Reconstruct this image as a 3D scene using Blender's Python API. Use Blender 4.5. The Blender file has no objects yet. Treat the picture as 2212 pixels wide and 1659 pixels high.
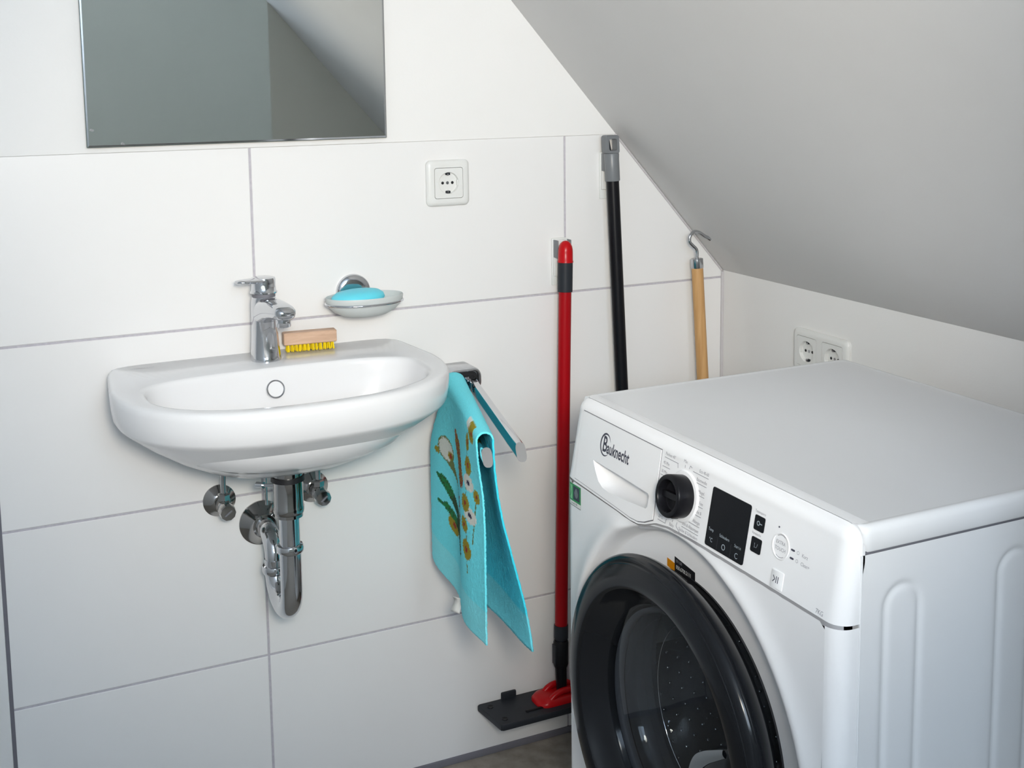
import bpy, bmesh, math, random
from mathutils import Vector, Matrix
random.seed(7)
scene = bpy.context.scene
COL = scene.collection
pi, sin, cos = math.pi, math.sin, math.cos

# ------------------------------------------------------------------ camera
CAM = Vector((-0.48299, -2.03275, 1.31857))
YAW, PITCH, ROLL = 0.444249, 0.127059, -0.01206
fwd = Vector((sin(YAW)*cos(PITCH), cos(YAW)*cos(PITCH), -sin(PITCH)))
rgt = Vector((cos(YAW), -sin(YAW), 0))
upv = rgt.cross(fwd)
r2 = rgt*cos(ROLL) + upv*sin(ROLL)
u2 = -rgt*sin(ROLL) + upv*cos(ROLL)
cd = bpy.data.cameras.new('camera')
cam = bpy.data.objects.new('camera', cd); COL.objects.link(cam)
M = Matrix.Identity(4)
for i in range(3):
    M[i][0], M[i][1], M[i][2], M[i][3] = r2[i], u2[i], -fwd[i], CAM[i]
cam.matrix_world = M
cd.sensor_width = 36.0
cd.lens = 36.0*2623.45/2212
cd.shift_x = 2.89/2212
cd.shift_y = -335.5/2212
cd.clip_start = 0.05
scene.camera = cam

# ------------------------------------------------------------------ light
WINDOW_EMIT = 15.5
FLASH_POWER = 102.0
# the photographer's flash, just right of and above the lens
ld = bpy.data.lights.new('flash_light', 'SPOT'); ld.energy = FLASH_POWER; ld.color = (1.0, 0.90, 0.75)
ld.shadow_soft_size = 0.10; ld.spot_size = math.radians(65); ld.spot_blend = 1.0
flash = bpy.data.objects.new('flash_light', ld); COL.objects.link(flash)
flash.location = CAM + r2*0.09 + u2*0.09
flash.rotation_euler = (Vector((.40, 0, 1.12)) - flash.location).to_track_quat('-Z', 'Y').to_euler()
world = bpy.data.worlds.new('world'); scene.world = world
world.use_nodes = True
world.node_tree.nodes['Background'].inputs[0].default_value = (0.75, 0.85, 1.0, 1)
world.node_tree.nodes['Background'].inputs[1].default_value = 0.4
vs = scene.view_settings
vs.view_transform = 'Standard'
vs.look = 'None'
vs.gamma = 1.0
vs.use_curve_mapping = False
vs.exposure = 0.0

# ------------------------------------------------------------------ materials
MAT = {}
def mat(name, col, rough=0.5, metal=0.0, spec=0.5, coat=0.0, bump=None, noise=None, trans=0.0, ior=1.45, emit=None, sheen=0.0, sss=0.0):
    m = bpy.data.materials.new(name); m.use_nodes = True
    nt = m.node_tree; b = nt.nodes['Principled BSDF']
    b.inputs['Base Color'].default_value = (*col, 1)
    b.inputs['Roughness'].default_value = rough
    b.inputs['Metallic'].default_value = metal
    b.inputs['Specular IOR Level'].default_value = spec
    b.inputs['Coat Weight'].default_value = coat
    b.inputs['Coat Roughness'].default_value = 0.05
    b.inputs['Transmission Weight'].default_value = trans
    b.inputs['IOR'].default_value = ior
    b.inputs['Sheen Weight'].default_value = sheen
    if sss:
        b.inputs['Subsurface Weight'].default_value = sss
        b.inputs['Subsurface Scale'].default_value = 0.01
    if emit:
        b.inputs['Emission Color'].default_value = (*emit[:3], 1)
        b.inputs['Emission Strength'].default_value = emit[3]
    tc = nt.nodes.new('ShaderNodeTexCoord')
    if noise:   # (scale, amount, detail)
        n = nt.nodes.new('ShaderNodeTexNoise'); n.inputs['Scale'].default_value = noise[0]
        n.inputs['Detail'].default_value = noise[2] if len(noise) > 2 else 4
        nt.links.new(tc.outputs['Object'], n.inputs['Vector'])
        r = nt.nodes.new('ShaderNodeValToRGB')
        a = noise[1]
        r.color_ramp.elements[0].position = 0.3; r.color_ramp.elements[1].position = 0.7
        r.color_ramp.elements[0].color = (*[max(0, c*(1-a)) for c in col], 1)
        r.color_ramp.elements[1].color = (*[min(1, c*(1+a)) for c in col], 1)
        nt.links.new(n.outputs['Fac'], r.inputs['Fac'])
        nt.links.new(r.outputs['Color'], b.inputs['Base Color'])
    if bump:    # (scale, strength, distance)
        n = nt.nodes.new('ShaderNodeTexNoise'); n.inputs['Scale'].default_value = bump[0]
        n.inputs['Detail'].default_value = 3
        nt.links.new(tc.outputs['Object'], n.inputs['Vector'])
        bp = nt.nodes.new('ShaderNodeBump'); bp.inputs['Strength'].default_value = bump[1]
        bp.inputs['Distance'].default_value = bump[2]
        nt.links.new(n.outputs['Fac'], bp.inputs['Height'])
        nt.links.new(bp.outputs['Normal'], b.inputs['Normal'])
    MAT[name] = m
    return m

mat('tile', (0.80, 0.79, 0.78), 0.30, spec=0.4, bump=(60, 0.05, 0.002), noise=(3, 0.012))
mat('grout', (0.50, 0.475, 0.51), 0.9, noise=(150, 0.08))
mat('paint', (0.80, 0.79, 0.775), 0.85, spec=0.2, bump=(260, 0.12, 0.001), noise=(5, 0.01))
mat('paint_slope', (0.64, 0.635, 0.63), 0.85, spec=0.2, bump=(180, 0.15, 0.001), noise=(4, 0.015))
mat('paint_grey', (0.56, 0.56, 0.51), 0.85, spec=0.2, bump=(200, 0.1, 0.001), noise=(4, 0.02))
mat('silicone_dark', (0.17, 0.165, 0.19), 0.6)
mat('silicone', (0.55, 0.53, 0.54), 0.6)
mat('porcelain', (0.78, 0.78, 0.79), 0.17, spec=0.45)
mat('chrome', (0.62, 0.63, 0.65), 0.07, metal=1.0)
mat('chrome_dull', (0.55, 0.56, 0.58), 0.2, metal=1.0, noise=(60, 0.08))
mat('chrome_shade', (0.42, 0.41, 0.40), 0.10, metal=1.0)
mat('steel', (0.5, 0.5, 0.51), 0.25, metal=1.0)
mat('mirror', (0.78, 0.80, 0.78), 0.0, metal=1.0)
mat('mirror_edge', (0.10, 0.13, 0.12), 0.1, spec=0.6)
mat('socket_white', (0.74, 0.74, 0.72), 0.3)
mat('hole_black', (0.008, 0.008, 0.010), 0.5)
mat('enamel', (0.74, 0.745, 0.755), 0.22, spec=0.45)
mat('machine_plastic', (0.83, 0.83, 0.84), 0.28, spec=0.5)
mat('gap_light', (0.42, 0.42, 0.44), 0.6)
mat('gap_grey', (0.16, 0.16, 0.18), 0.6)
mat('print_grey', (0.30, 0.30, 0.33), 0.6)
mat('print_dark', (0.05, 0.05, 0.075), 0.5)
mat('print_light', (0.35, 0.40, 0.44), 0.5)
mat('black_gloss', (0.006, 0.007, 0.009), 0.10, spec=0.15)
mat('black_satin', (0.007, 0.007, 0.009), 0.32, spec=0.22)
mat('black_door', (0.008, 0.009, 0.011), 0.14, spec=0.30)
mat('rubber', (0.05, 0.053, 0.06), 0.6)
mat('dark_grey_plastic', (0.022, 0.025, 0.031), 0.45, spec=0.25)
mat('mid_grey_plastic', (0.17, 0.18, 0.19), 0.35)
mat('red_plastic', (0.46, 0.003, 0.006), 0.28, spec=0.3)
mat('red_paint', (0.34, 0.002, 0.006), 0.30, spec=0.25)
mat('pole_black', (0.005, 0.005, 0.007), 0.35, spec=0.25)
mat('soap', (0.13, 0.66, 0.80), 0.45, sss=0.2)
mat('frosted', (0.70, 0.74, 0.73), 0.45, trans=0.25)
mat('bristle', (0.90, 0.68, 0.0), 0.55)
mat('label_white', (0.75, 0.76, 0.74), 0.4)
mat('label_green', (0.05, 0.27, 0.09), 0.35)
mat('label_lightgreen', (0.22, 0.55, 0.28), 0.35)
mat('label_orange', (0.60, 0.22, 0.0), 0.4)
mat('floor_mat', (0.30, 0.265, 0.225), 0.75, noise=(38, 0.22, 8), bump=(90, 0.2, 0.002))
mat('tag_white', (0.78, 0.78, 0.76), 0.8)
mat('frame_white', (0.8, 0.8, 0.8), 0.4)
mat('pane_light', (0.8, 0.8, 0.8), 0.4, emit=(0.70, 0.84, 1.0, WINDOW_EMIT))
mat('lamp_glow', (0.9, 0.8, 0.65), 0.5, emit=(1.0, 0.78, 0.52, 2.0))

# wood with grain along local Z (pole) / X (brush)
def wood(name, c0, c1, stretch, scale=24):
    m = mat(name, c0, 0.5)
    nt = m.node_tree; b = nt.nodes['Principled BSDF']
    tc = nt.nodes['Texture Coordinate']
    mp = nt.nodes.new('ShaderNodeMapping'); mp.inputs['Scale'].default_value = stretch
    nt.links.new(tc.outputs['Object'], mp.inputs['Vector'])
    n = nt.nodes.new('ShaderNodeTexNoise'); n.inputs['Scale'].default_value = scale
    n.inputs['Detail'].default_value = 6; n.inputs['Distortion'].default_value = 0.8
    nt.links.new(mp.outputs[0], n.inputs['Vector'])
    r = nt.nodes.new('ShaderNodeValToRGB')
    r.color_ramp.elements[0].position = 0.32; r.color_ramp.elements[1].position = 0.68
    r.color_ramp.elements[0].color = (*c1, 1); r.color_ramp.elements[1].color = (*c0, 1)
    nt.links.new(n.outputs['Fac'], r.inputs['Fac'])
    nt.links.new(r.outputs['Color'], b.inputs['Base Color'])
wood('wood_pole', (0.62, 0.36, 0.15), (0.50, 0.27, 0.10), (6, 6, 0.4))
wood('wood_brush', (0.66, 0.45, 0.32), (0.54, 0.35, 0.24), (0.7, 6, 6))

# smoked door window: tinted transparent + glossy
def glass_mat(name, tint, fres=1.5, rough=0.0):
    m = bpy.data.materials.new(name); m.use_nodes = True
    nt = m.node_tree; nt.nodes.clear()
    o = nt.nodes.new('ShaderNodeOutputMaterial'); mx = nt.nodes.new('ShaderNodeMixShader')
    t = nt.nodes.new('ShaderNodeBsdfTransparent'); t.inputs[0].default_value = (*tint, 1)
    g = nt.nodes.new('ShaderNodeBsdfGlossy'); g.inputs['Roughness'].default_value = rough
    lw = nt.nodes.new('ShaderNodeLayerWeight'); lw.inputs['Blend'].default_value = 0.5
    pw = nt.nodes.new('ShaderNodeMath'); pw.operation = 'POWER'; pw.inputs[1].default_value = 5.0
    nt.links.new(lw.outputs['Facing'], pw.inputs[0])
    ma = nt.nodes.new('ShaderNodeMath'); ma.operation = 'MULTIPLY_ADD'
    f0 = ((fres-1)/(fres+1))**2; ma.inputs[1].default_value = 1-f0; ma.inputs[2].default_value = f0
    nt.links.new(pw.outputs[0], ma.inputs[0]); nt.links.new(ma.outputs[0], mx.inputs[0]); nt.links.new(t.outputs[0], mx.inputs[1])
    nt.links.new(g.outputs[0], mx.inputs[2]); nt.links.new(mx.outputs[0], o.inputs[0])
    MAT[name] = m
glass_mat('smoked_glass', (0.74, 0.77, 0.80), 1.22)
glass_mat('bowl_glass', (0.88, 0.91, 0.93), 1.35)

# terry towel: printed colours live in a colour attribute, pile is bump
def towel_mat():
    m = mat('towel', (0.16, 0.62, 0.72), 0.95, spec=0.05, sheen=0.06)
    nt = m.node_tree; b = nt.nodes['Principled BSDF']
    a = nt.nodes.new('ShaderNodeVertexColor'); a.layer_name = 'print'
    tc = nt.nodes['Texture Coordinate']
    n = nt.nodes.new('ShaderNodeTexNoise'); n.inputs['Scale'].default_value = 420; n.inputs['Detail'].default_value = 2
    nt.links.new(tc.outputs['Object'], n.inputs['Vector'])
    mx = nt.nodes.new('ShaderNodeMix'); mx.data_type = 'RGBA'; mx.blend_type = 'MULTIPLY'
    mx.inputs[0].default_value = 0.35
    nt.links.new(a.outputs['Color'], mx.inputs[6])
    r = nt.nodes.new('ShaderNodeValToRGB')
    r.color_ramp.elements[0].position = 0.3; r.color_ramp.elements[0].color = (0.72, 0.77, 0.79, 1)
    r.color_ramp.elements[1].position = 0.65
    nt.links.new(n.outputs['Fac'], r.inputs['Fac']); nt.links.new(r.outputs[0], mx.inputs[7])
    nt.links.new(mx.outputs[2], b.inputs['Base Color'])
    bp = nt.nodes.new('ShaderNodeBump'); bp.inputs['Strength'].default_value = 0.55; bp.inputs['Distance'].default_value = 0.002
    nt.links.new(n.outputs['Fac'], bp.inputs['Height']); nt.links.new(bp.outputs[0], b.inputs['Normal'])
towel_mat()

# ------------------------------------------------------------------ mesh helpers
def root_loc(p):
    while p.parent: p = p.parent
    return p.location
def finish(name, me, m, parent=None, smooth=True, angle=35):
    if smooth:
        me.shade_smooth(); me.set_sharp_from_angle(angle=math.radians(angle))
    if m: me.materials.append(MAT[m])
    o = bpy.data.objects.new(name, me); COL.objects.link(o)
    if parent:
        me.transform(Matrix.Translation(-root_loc(parent)))
        o.parent = parent
    return o
def ob(name, bm, m, parent=None, smooth=True, angle=35, normals=True):
    if normals: bmesh.ops.recalc_face_normals(bm, faces=bm.faces)
    me = bpy.data.meshes.new(name); bm.to_mesh(me); bm.free()
    return finish(name, me, m, parent, smooth, angle)
def thing(name, loc, label, cat, group=None):
    o = bpy.data.objects.new(name, None); COL.objects.link(o)
    o.location = loc; o.empty_display_size = 0.05
    return tag(o, label, cat, group)
def tag(o, label, cat, group=None):
    o['label'] = label; o['category'] = cat
    if group: o['group'] = group
    return o
def struct(o):
    o['kind'] = 'structure'; return o
def NB(): return bmesh.new()

def box(bm, x0, x1, y0, y1, z0, z1, bev=0.0, seg=2):
    r = bmesh.ops.create_cube(bm, size=1.0)
    vs_ = r['verts']
    bmesh.ops.scale(bm, vec=(abs(x1-x0), abs(y1-y0), abs(z1-z0)), verts=vs_)
    bmesh.ops.translate(bm, vec=((x0+x1)/2, (y0+y1)/2, (z0+z1)/2), verts=vs_)
    if bev:
        es = list({e for v in vs_ for e in v.link_edges})
        bmesh.ops.bevel(bm, geom=es, offset=bev, segments=seg, profile=0.5, affect='EDGES')
    return bm
def frame_of(axis):
    a = Vector(axis).normalized()
    t = Vector((0, 0, 1)) if abs(a.z) < 0.9 else Vector((1, 0, 0))
    u = t.cross(a).normalized(); v = a.cross(u)
    return u, v, a
def lathe(bm, prof, c, axis, seg=32, sx=1.0, sy=1.0, close=False):
    """prof: (radius, height along axis)."""
    u, v, a = frame_of(axis); c = Vector(c)
    rings = []
    for r, h in prof:
        if r < 1e-6:
            rings.append([bm.verts.new(c + a*h)])
        else:
            rings.append([bm.verts.new(c + a*h + u*(r*sx*cos(2*pi*k/seg)) + v*(r*sy*sin(2*pi*k/seg))) for k in range(seg)])
    pairs = list(zip(rings, rings[1:]))
    if close: pairs.append((rings[-1], rings[0]))
    for A, B in pairs:
        for k in range(seg):
            k2 = (k+1) % seg
            if len(A) == 1 and len(B) == 1: continue
            if len(A) == 1: bm.faces.new((A[0], B[k], B[k2]))
            elif len(B) == 1: bm.faces.new((A[k], B[0], A[k2]))
            else: bm.faces.new((A[k], B[k], B[k2], A[k2]))
    return bm
def tube(bm, pts, r, seg=16, caps=True):
    pts = [Vector(p) for p in pts]; n = len(pts)
    rs = r if isinstance(r, (list, tuple)) else [r]*n
    T = []
    for i in range(n):
        a = pts[min(i+1, n-1)] - pts[max(i-1, 0)]
        T.append(a.normalized())
    u, v, _ = frame_of(T[0]); rings = []
    for i in range(n):
        u = (u - T[i]*u.dot(T[i])).normalized(); v = T[i].cross(u)
        rings.append([bm.verts.new(pts[i] + (u*cos(2*pi*k/seg) + v*sin(2*pi*k/seg))*rs[i]) for k in range(seg)])
    for A, B in zip(rings, rings[1:]):
        for k in range(seg):
            bm.faces.new((A[k], A[(k+1) % seg], B[(k+1) % seg], B[k]))
    if caps:
        bm.faces.new(rings[0][::-1]); bm.faces.new(rings[-1])
    return bm
def spline(pts, n=8):
    """Catmull-Rom through points."""
    P = [Vector(p) for p in pts]; P = [2*P[0]-P[1]] + P + [2*P[-1]-P[-2]]
    out = []
    for i in range(1, len(P)-2):
        for k in range(n):
            t = k/n
            out.append(0.5*((2*P[i]) + (P[i+1]-P[i-1])*t + (2*P[i-1]-5*P[i]+4*P[i+1]-P[i+2])*t*t + (3*P[i]-P[i-1]-3*P[i+1]+P[i+2])*t**3))
    out.append(P[-2]); return out
def rrect(w, h, r, seg=5, cx=0, cy=0):
    out = []
    for qx, qy, a0 in ((1, 1, 0), (-1, 1, pi/2), (-1, -1, pi), (1, -1, 1.5*pi)):
        for k in range(seg+1):
            a = a0 + pi/2*k/seg
            out.append((cx + qx*(w/2-r) + r*cos(a), cy + qy*(h/2-r) + r*sin(a)))
    return out
class Plane:
    """local frame: o + u*eu + v*ev + d*n"""
    def __init__(s, o, eu, ev, n): s.o, s.eu, s.ev, s.n = Vector(o), Vector(eu), Vector(ev), Vector(n)
    def p(s, u, v, d=0.0): return s.o + s.eu*u + s.ev*v + s.n*d
def prism(bm, pl, poly, d0, d1, top=True, bottom=True):
    A = [bm.verts.new(pl.p(u, v, d0)) for u, v in poly]; B = [bm.verts.new(pl.p(u, v, d1)) for u, v in poly]
    n = len(poly)
    for k in range(n): bm.faces.new((A[k], A[(k+1) % n], B[(k+1) % n], B[k]))
    if top: bm.faces.new(B)
    if bottom: bm.faces.new(A[::-1])
    return bm
def loft(bm, loops, cap0=False, cap1=False):
    R = [[bm.verts.new(p) for p in l] for l in loops]; n = len(R[0])
    for A, B in zip(R, R[1:]):
        for k in range(n): bm.faces.new((A[k], A[(k+1) % n], B[(k+1) % n], B[k]))
    if cap0: bm.faces.new(R[0][::-1])
    if cap1: bm.faces.new(R[-1])
    return R
def grid(bm, rows):
    V = [[bm.verts.new(p) for p in r] for r in rows]
    for A, B in zip(V, V[1:]):
        for k in range(len(A)-1): bm.faces.new((A[k], A[k+1], B[k+1], B[k]))
    return V
def text(name, s, size, pl, u, v, d, m, parent, align='LEFT', sx=1.0, bold=0.0, thick=0.0):
    cu = bpy.data.curves.new('txt', 'FONT'); cu.body = s; cu.size = size
    cu.align_x = align; cu.align_y = 'CENTER'; cu.offset = bold; cu.resolution_u = 3; cu.extrude = thick
    o = bpy.data.objects.new('txt', cu); COL.objects.link(o)
    bpy.context.view_layer.update()
    me = bpy.data.meshes.new_from_object(o.evaluated_get(bpy.context.evaluated_depsgraph_get()))
    bpy.data.objects.remove(o); bpy.data.curves.remove(cu)
    me.materials.clear()
    for w in me.vertices:
        w.co = pl.p(u + w.co.x*sx, v + w.co.y, d + w.co.z)
    me.name = name
    return finish(name, me, m, parent, smooth=False)
def sm(x):
    x = max(0.0, min(1.0, x)); return x*x*(3-2*x)
def lerp(a, b, t): return a + (b-a)*t
def interp(tab, x):
    if x <= tab[0][0]: return tab[0][1]
    for (a, b), (c, d) in zip(tab, tab[1:]):
        if x <= c: return lerp(b, d, (x-a)/(c-a))
    return tab[-1][1]

# ------------------------------------------------------------------ room shell
XL, XR, YB, ZC = -1.08, 0.965, -2.9, 2.3      # left wall, right wall, wall behind camera, ceiling
SL = 1.136                                    # roof slope dz/dx
ZK = 0.914                                    # knee wall height
def zslope(x): return ZK - SL*(x-XR)

f = struct(ob('floor', box(NB(), XL-.1, XR+.1, YB-.1, 0.1, -0.1, 0.0), 'floor_mat', smooth=False))

bm = NB()
box(bm, XL-.1, XR+.1, 0.0055, 0.1, 0.0, 1.2005)
box(bm, XL-.1, XR+.1, 0.0020, 0.1, 1.2005, ZC+.1)
wall_back = struct(ob('wall_back', bm, 'paint', smooth=False))
ob('grout', box(NB(), -0.4228, XR, 0.0016, 0.006, 0.003, 1.1995), 'grout', wall_back, smooth=False)
G = 0.0021
def tile(poly):
    bm = NB()
    pl = Plane((0, 0, 0), (1, 0, 0), (0, 0, 1), (0, -1, 0))
    # bevelled edge: shrink the front slightly
    cx = sum(p[0] for p in poly)/len(poly); cz = sum(p[1] for p in poly)/len(poly)
    e = 0.0008
    fr = [(p[0] - e*(1 if p[0] > cx else -1), p[1] - e*(1 if p[1] > cz else -1)) for p in poly]
    loft(bm, [[pl.p(a, b, -0.0055) for a, b in poly], [pl.p(a, b, -0.0006) for a, b in poly], [pl.p(a, b, 0.0) for a, b in fr]], True, True)
    return ob('tile', bm, 'tile', wall_back, smooth=False)
cols = [(-0.4212, 0.0), (0.0, 0.6), (0.6, 0.962)]
for r in range(4):
    z0, z1 = 0.3*r + G, 0.3*(r+1) - G
    if r == 0: z0 = 0.004
    if r == 3: z1 = 1.2
    for ci, (a, b) in enumerate(cols):
        a2 = a + (G if ci else 0); b2 = b - (G if ci < 2 else 0)
        if ci == 2 and r == 3:
            xs = XR - (z1-ZK)/SL
            tile([(a2, z0), (b2, z0), (b2, zslope(b2)-.001), (xs-.002, z1), (a2, z1)])
        else:
            tile([(a2, z0), (b2, z0), (b2, z1), (a2, z1)])
# smooth wall panel left of the tiled field
struct(ob('trim_1', box(NB(), XL, -0.4268, -0.004, 0.006, 0.0, 1.1, 0.002), 'paint'))
# silicone joints
struct(ob('trim_2', box(NB(), -0.4228, XR, -0.0035, 0.003, 0.0, 0.0135, 0.0015), 'silicone_dark'))
struct(ob('trim_3', box(NB(), 0.9600, 0.9655, -0.0042, 0.002, 0.0, ZK-.002, 0.0012), 'silicone'))
struct(ob('trim_4', box(NB(), -0.4272, -0.4208, -0.0012, 0.004, 0.0, 1.2, 0.0008), 'silicone_dark'))
bm = NB(); pp = [Vector((XR-.003, -0.001, ZK)), Vector((XR-(1.2-ZK)/SL-.003, -0.001, 1.2))]
tube(bm, pp, 0.0022, 8)
struct(ob('trim_5', bm, 'silicone'))

struct(ob('wall_right', box(NB(), XR, XR+.1, YB, 0.0, 0.0, ZC), 'paint', smooth=False))
struct(ob('wall_left', box(NB(), XL-.1, XL, YB, 0.0, 0.0, ZC), 'paint', smooth=False))
# wall behind the camera, with the window opening
WX0, WX1, WZ0, WZ1 = -0.98, 0.066, 1.35, 2.20
bm = NB()
box(bm, XL-.1, WX0, YB-.12, YB, 0, ZC); box(bm, WX1, XR+.1, YB-.12, YB, 0, ZC)
box(bm, WX0, WX1, YB-.12, YB, 0, WZ0); box(bm, WX0, WX1, YB-.12, YB, WZ1, ZC)
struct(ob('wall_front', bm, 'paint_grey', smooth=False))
struct(ob('added_wedge', prism(NB(), Plane((0, 0, 0), (1, 0, 0), (0, 1, 0), (0, 0, 1)), [(0.42, -1.5), (XR, -2.0), (XR, -1.5)], 0, ZC), 'paint_grey', smooth=False))  # unseen wedge added to give the mirror an even, darker reflection
struct(ob('ceiling', box(NB(), XL-.1, XR+.1, YB-.1, 0.1, ZC, ZC+.1), 'paint', smooth=False))
bm = NB()
pl = Plane((0, 0, 0), (1, 0, 0), (0, 0, 1), (0, 1, 0))
xt = XR - (ZC-ZK)/SL
prism(bm, pl, [(XR, ZK), (XR, ZC), (xt, ZC)], -1.5, 0.0019)
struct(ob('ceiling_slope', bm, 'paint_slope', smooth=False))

# window: frame with one mullion, frosted bright panes
bm = NB()
fy0, fy1 = YB-.09, YB-.03
for a in (box,):
    box(bm, WX0, WX1, fy0, fy1, WZ0, WZ0+.06, .004); box(bm, WX0, WX1, fy0, fy1, WZ1-.06, WZ1, .004)
    box(bm, WX0, WX0+.06, fy0, fy1, WZ0, WZ1, .004); box(bm, WX1-.02, WX1, fy0, fy1, WZ0, WZ1, .004)
    box(bm, -.50, -.43, fy0, fy1, WZ0, WZ1, .004)
win = struct(ob('window_1', bm, 'frame_white'))
for a, b in ((WX0+.06, -.50), (-.43, WX1-.02)):
    ob('pane', box(NB(), a, b, YB-.065, YB-.055, WZ0+.06, WZ1-.06), 'pane_light', win, smooth=False)

# ------------------------------------------------------------------ mirror
t = thing('wall_mirror', (-0.009, 0, 1.21), 'frameless rectangular mirror hung above the washbasin', 'mirror')
mx0, mx1, mz0, mz1 = -0.2605, 0.2415, 1.2095, 1.80
ob('glass_edge', box(NB(), mx0, mx1, -0.0095, -0.0035, mz0, mz1, 0.0008, 1), 'mirror_edge', t)
ob('mirror_face', box(NB(), mx0+.0035, mx1-.0035, -0.0102, -0.0094, mz0+.0035, mz1-.0035), 'mirror', t, smooth=False)
bm = NB()
loft(bm, [[Vector((mx0+.001, -.0097, mz0+.001)), Vector((mx1-.001, -.0097, mz0+.001)), Vector((mx1-.001, -.0097, mz1-.001)), Vector((mx0+.001, -.0097, mz1-.001))],
          [Vector((mx0+.0035, -.0102, mz0+.0035)), Vector((mx1-.0035, -.0102, mz0+.0035)), Vector((mx1-.0035, -.0102, mz1-.0035)), Vector((mx0+.0035, -.0102, mz1-.0035))]])
ob('bevelled_rim', bm, 'chrome', t, smooth=False)
for x, z in ((mx0+.055, mz0+.005), (mx0+.009, mz0+.028)):
    bm = NB(); pl = Plane((x, -.0102, z), (1, 0, 0), (0, 0, 1), (0, -1, 0))
    prism(bm, pl, [(-.0035, -.001), (.002, -.002), (.0035, .0), (.001, .002), (-.002, .0022)], 0, .0002)
    ob('blemish', bm, 'mid_grey_plastic', t, smooth=False)

# ------------------------------------------------------------------ sockets
def socket_insert(pl, u, v, parent):
    """square face with round well, pin holes, earth clips, screw"""
    face = NB()
    sq = rrect(.0545, .0545, .004, 6); N = 48
    # face plate with round hole
    ring = [(.0198*cos(2*pi*k/N), .0198*sin(2*pi*k/N)) for k in range(N)]
    E = []
    for loop in (sq, ring):
        V = [face.verts.new(pl.p(u+a, v+b, .0095)) for a, b in loop]
        E += [face.edges.new((V[k], V[(k+1) % len(V)])) for k in range(len(V))]
    bmesh.ops.triangle_fill(face, edges=E, use_beauty=True)
    V0 = [face.verts.new(pl.p(u+a, v+b, .0095)) for a, b in sq]; V1 = [face.verts.new(pl.p(u+a, v+b, .002)) for a, b in sq]
    for k in range(len(sq)): face.faces.new((V0[k], V0[(k+1) % len(sq)], V1[(k+1) % len(sq)], V1[k]))
    o = ob('socket_face', face, 'socket_white', parent, angle=30)
    ob('socket_well', lathe(NB(), [(.0198, .0095), (.0194, .009), (.0188, .0026), (.0, .0026)], pl.p(u, v), pl.n, N), 'socket_white', o)
    for s in (-1, 1):
        ob('pin_hole', lathe(NB(), [(.0027, .0025), (.0027, .0029), (0, .0029)], pl.p(u+s*.0095, v), pl.n, 16), 'hole_black', o)
        bm = NB(); pl2 = Plane(pl.p(u, v+s*.0165, 0), pl.eu, pl.ev*s, pl.n)
        prism(bm, pl2, rrect(.0085, .0045, .001, 2), .0022, .0062)
        ob('earth_clip', bm, 'dark_grey_plastic', o)
        bm = NB(); prism(bm, pl2, rrect(.0030, .0036, .0008, 2, -.0006, -.0012), .0022, .0070)
        ob('earth_spring', bm, 'steel', o)
        bm = NB(); prism(bm, Plane(pl.p(u+s*.0183, v, 0), pl.eu, pl.ev, pl.n), rrect(.0025, .010, .001, 2), .0022, .0075)
        ob('guide_rib', bm, 'socket_white', o)
    ob('screw', lathe(NB(), [(.0030, .0025), (.0028, .0031), (0, .0032)], pl.p(u, v), pl.n, 16), 'chrome_dull', o)
    return o
def socket_frame(pl, w, h, holes, parent):
    bm = NB()
    loops = []
    for ins, d in ((0, 0), (0, .004), (.0012, .0062), (.0035, .0082), (.0065, .0092), (.010, .0094)):
        loops.append([pl.p(a, b, d) for a, b in rrect(w-2*ins, h-2*ins, max(.0095-ins*.4, .004), 8)])
    R = loft(bm, loops)
    E = [bm.edges.get((R[-1][k], R[-1][(k+1) % len(R[-1])])) for k in range(len(R[-1]))]
    for (u, v) in holes:
        lp = rrect(.0560, .0560, .0045, 6, u, v)
        V = [bm.verts.new(pl.p(a, b, .0094)) for a, b in lp]
        V2 = [bm.verts.new(pl.p(a, b, .004)) for a, b in lp]
        for k in range(len(V)): bm.faces.new((V[k], V[(k+1) % len(V)], V2[(k+1) % len(V)], V2[k]))
        E += [bm.edges.get((V[k], V[(k+1) % len(V)])) for k in range(len(V))]
    bmesh.ops.triangle_fill(bm, edges=E, use_beauty=True)
    o = ob('socket_frame', bm, 'socket_white', parent, angle=25)
    bm = NB(); prism(bm, pl, rrect(w-.016, h-.016, .004, 4), 0.0, .0022)
    ob('gap_shadow', bm, 'gap_grey', parent)
sc = (0.3575, 0, 1.1235)
t = thing('wall_socket', sc, 'single white square wall socket on the tiles right of the mirror', 'socket')
pl = Plane(sc, (1, 0, 0), (0, 0, 1), (0, -1, 0))
socket_frame(pl, .0835, .0835, [(0, 0)], t); socket_insert(pl, 0, 0, t)
sc = (XR, -0.3135, 0.8005)
t = thing('double_wall_socket', sc, 'double white wall socket on the low right wall behind the washing machine', 'socket')
pl = Plane(sc, (0, -1, 0), (0, 0, 1), (-1, 0, 0))
socket_frame(pl, .1515, .0805, [(-.0355, 0), (.0355, 0)], t)
socket_insert(pl, -.0355, 0, t); socket_insert(pl, .0355, 0, t)

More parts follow.
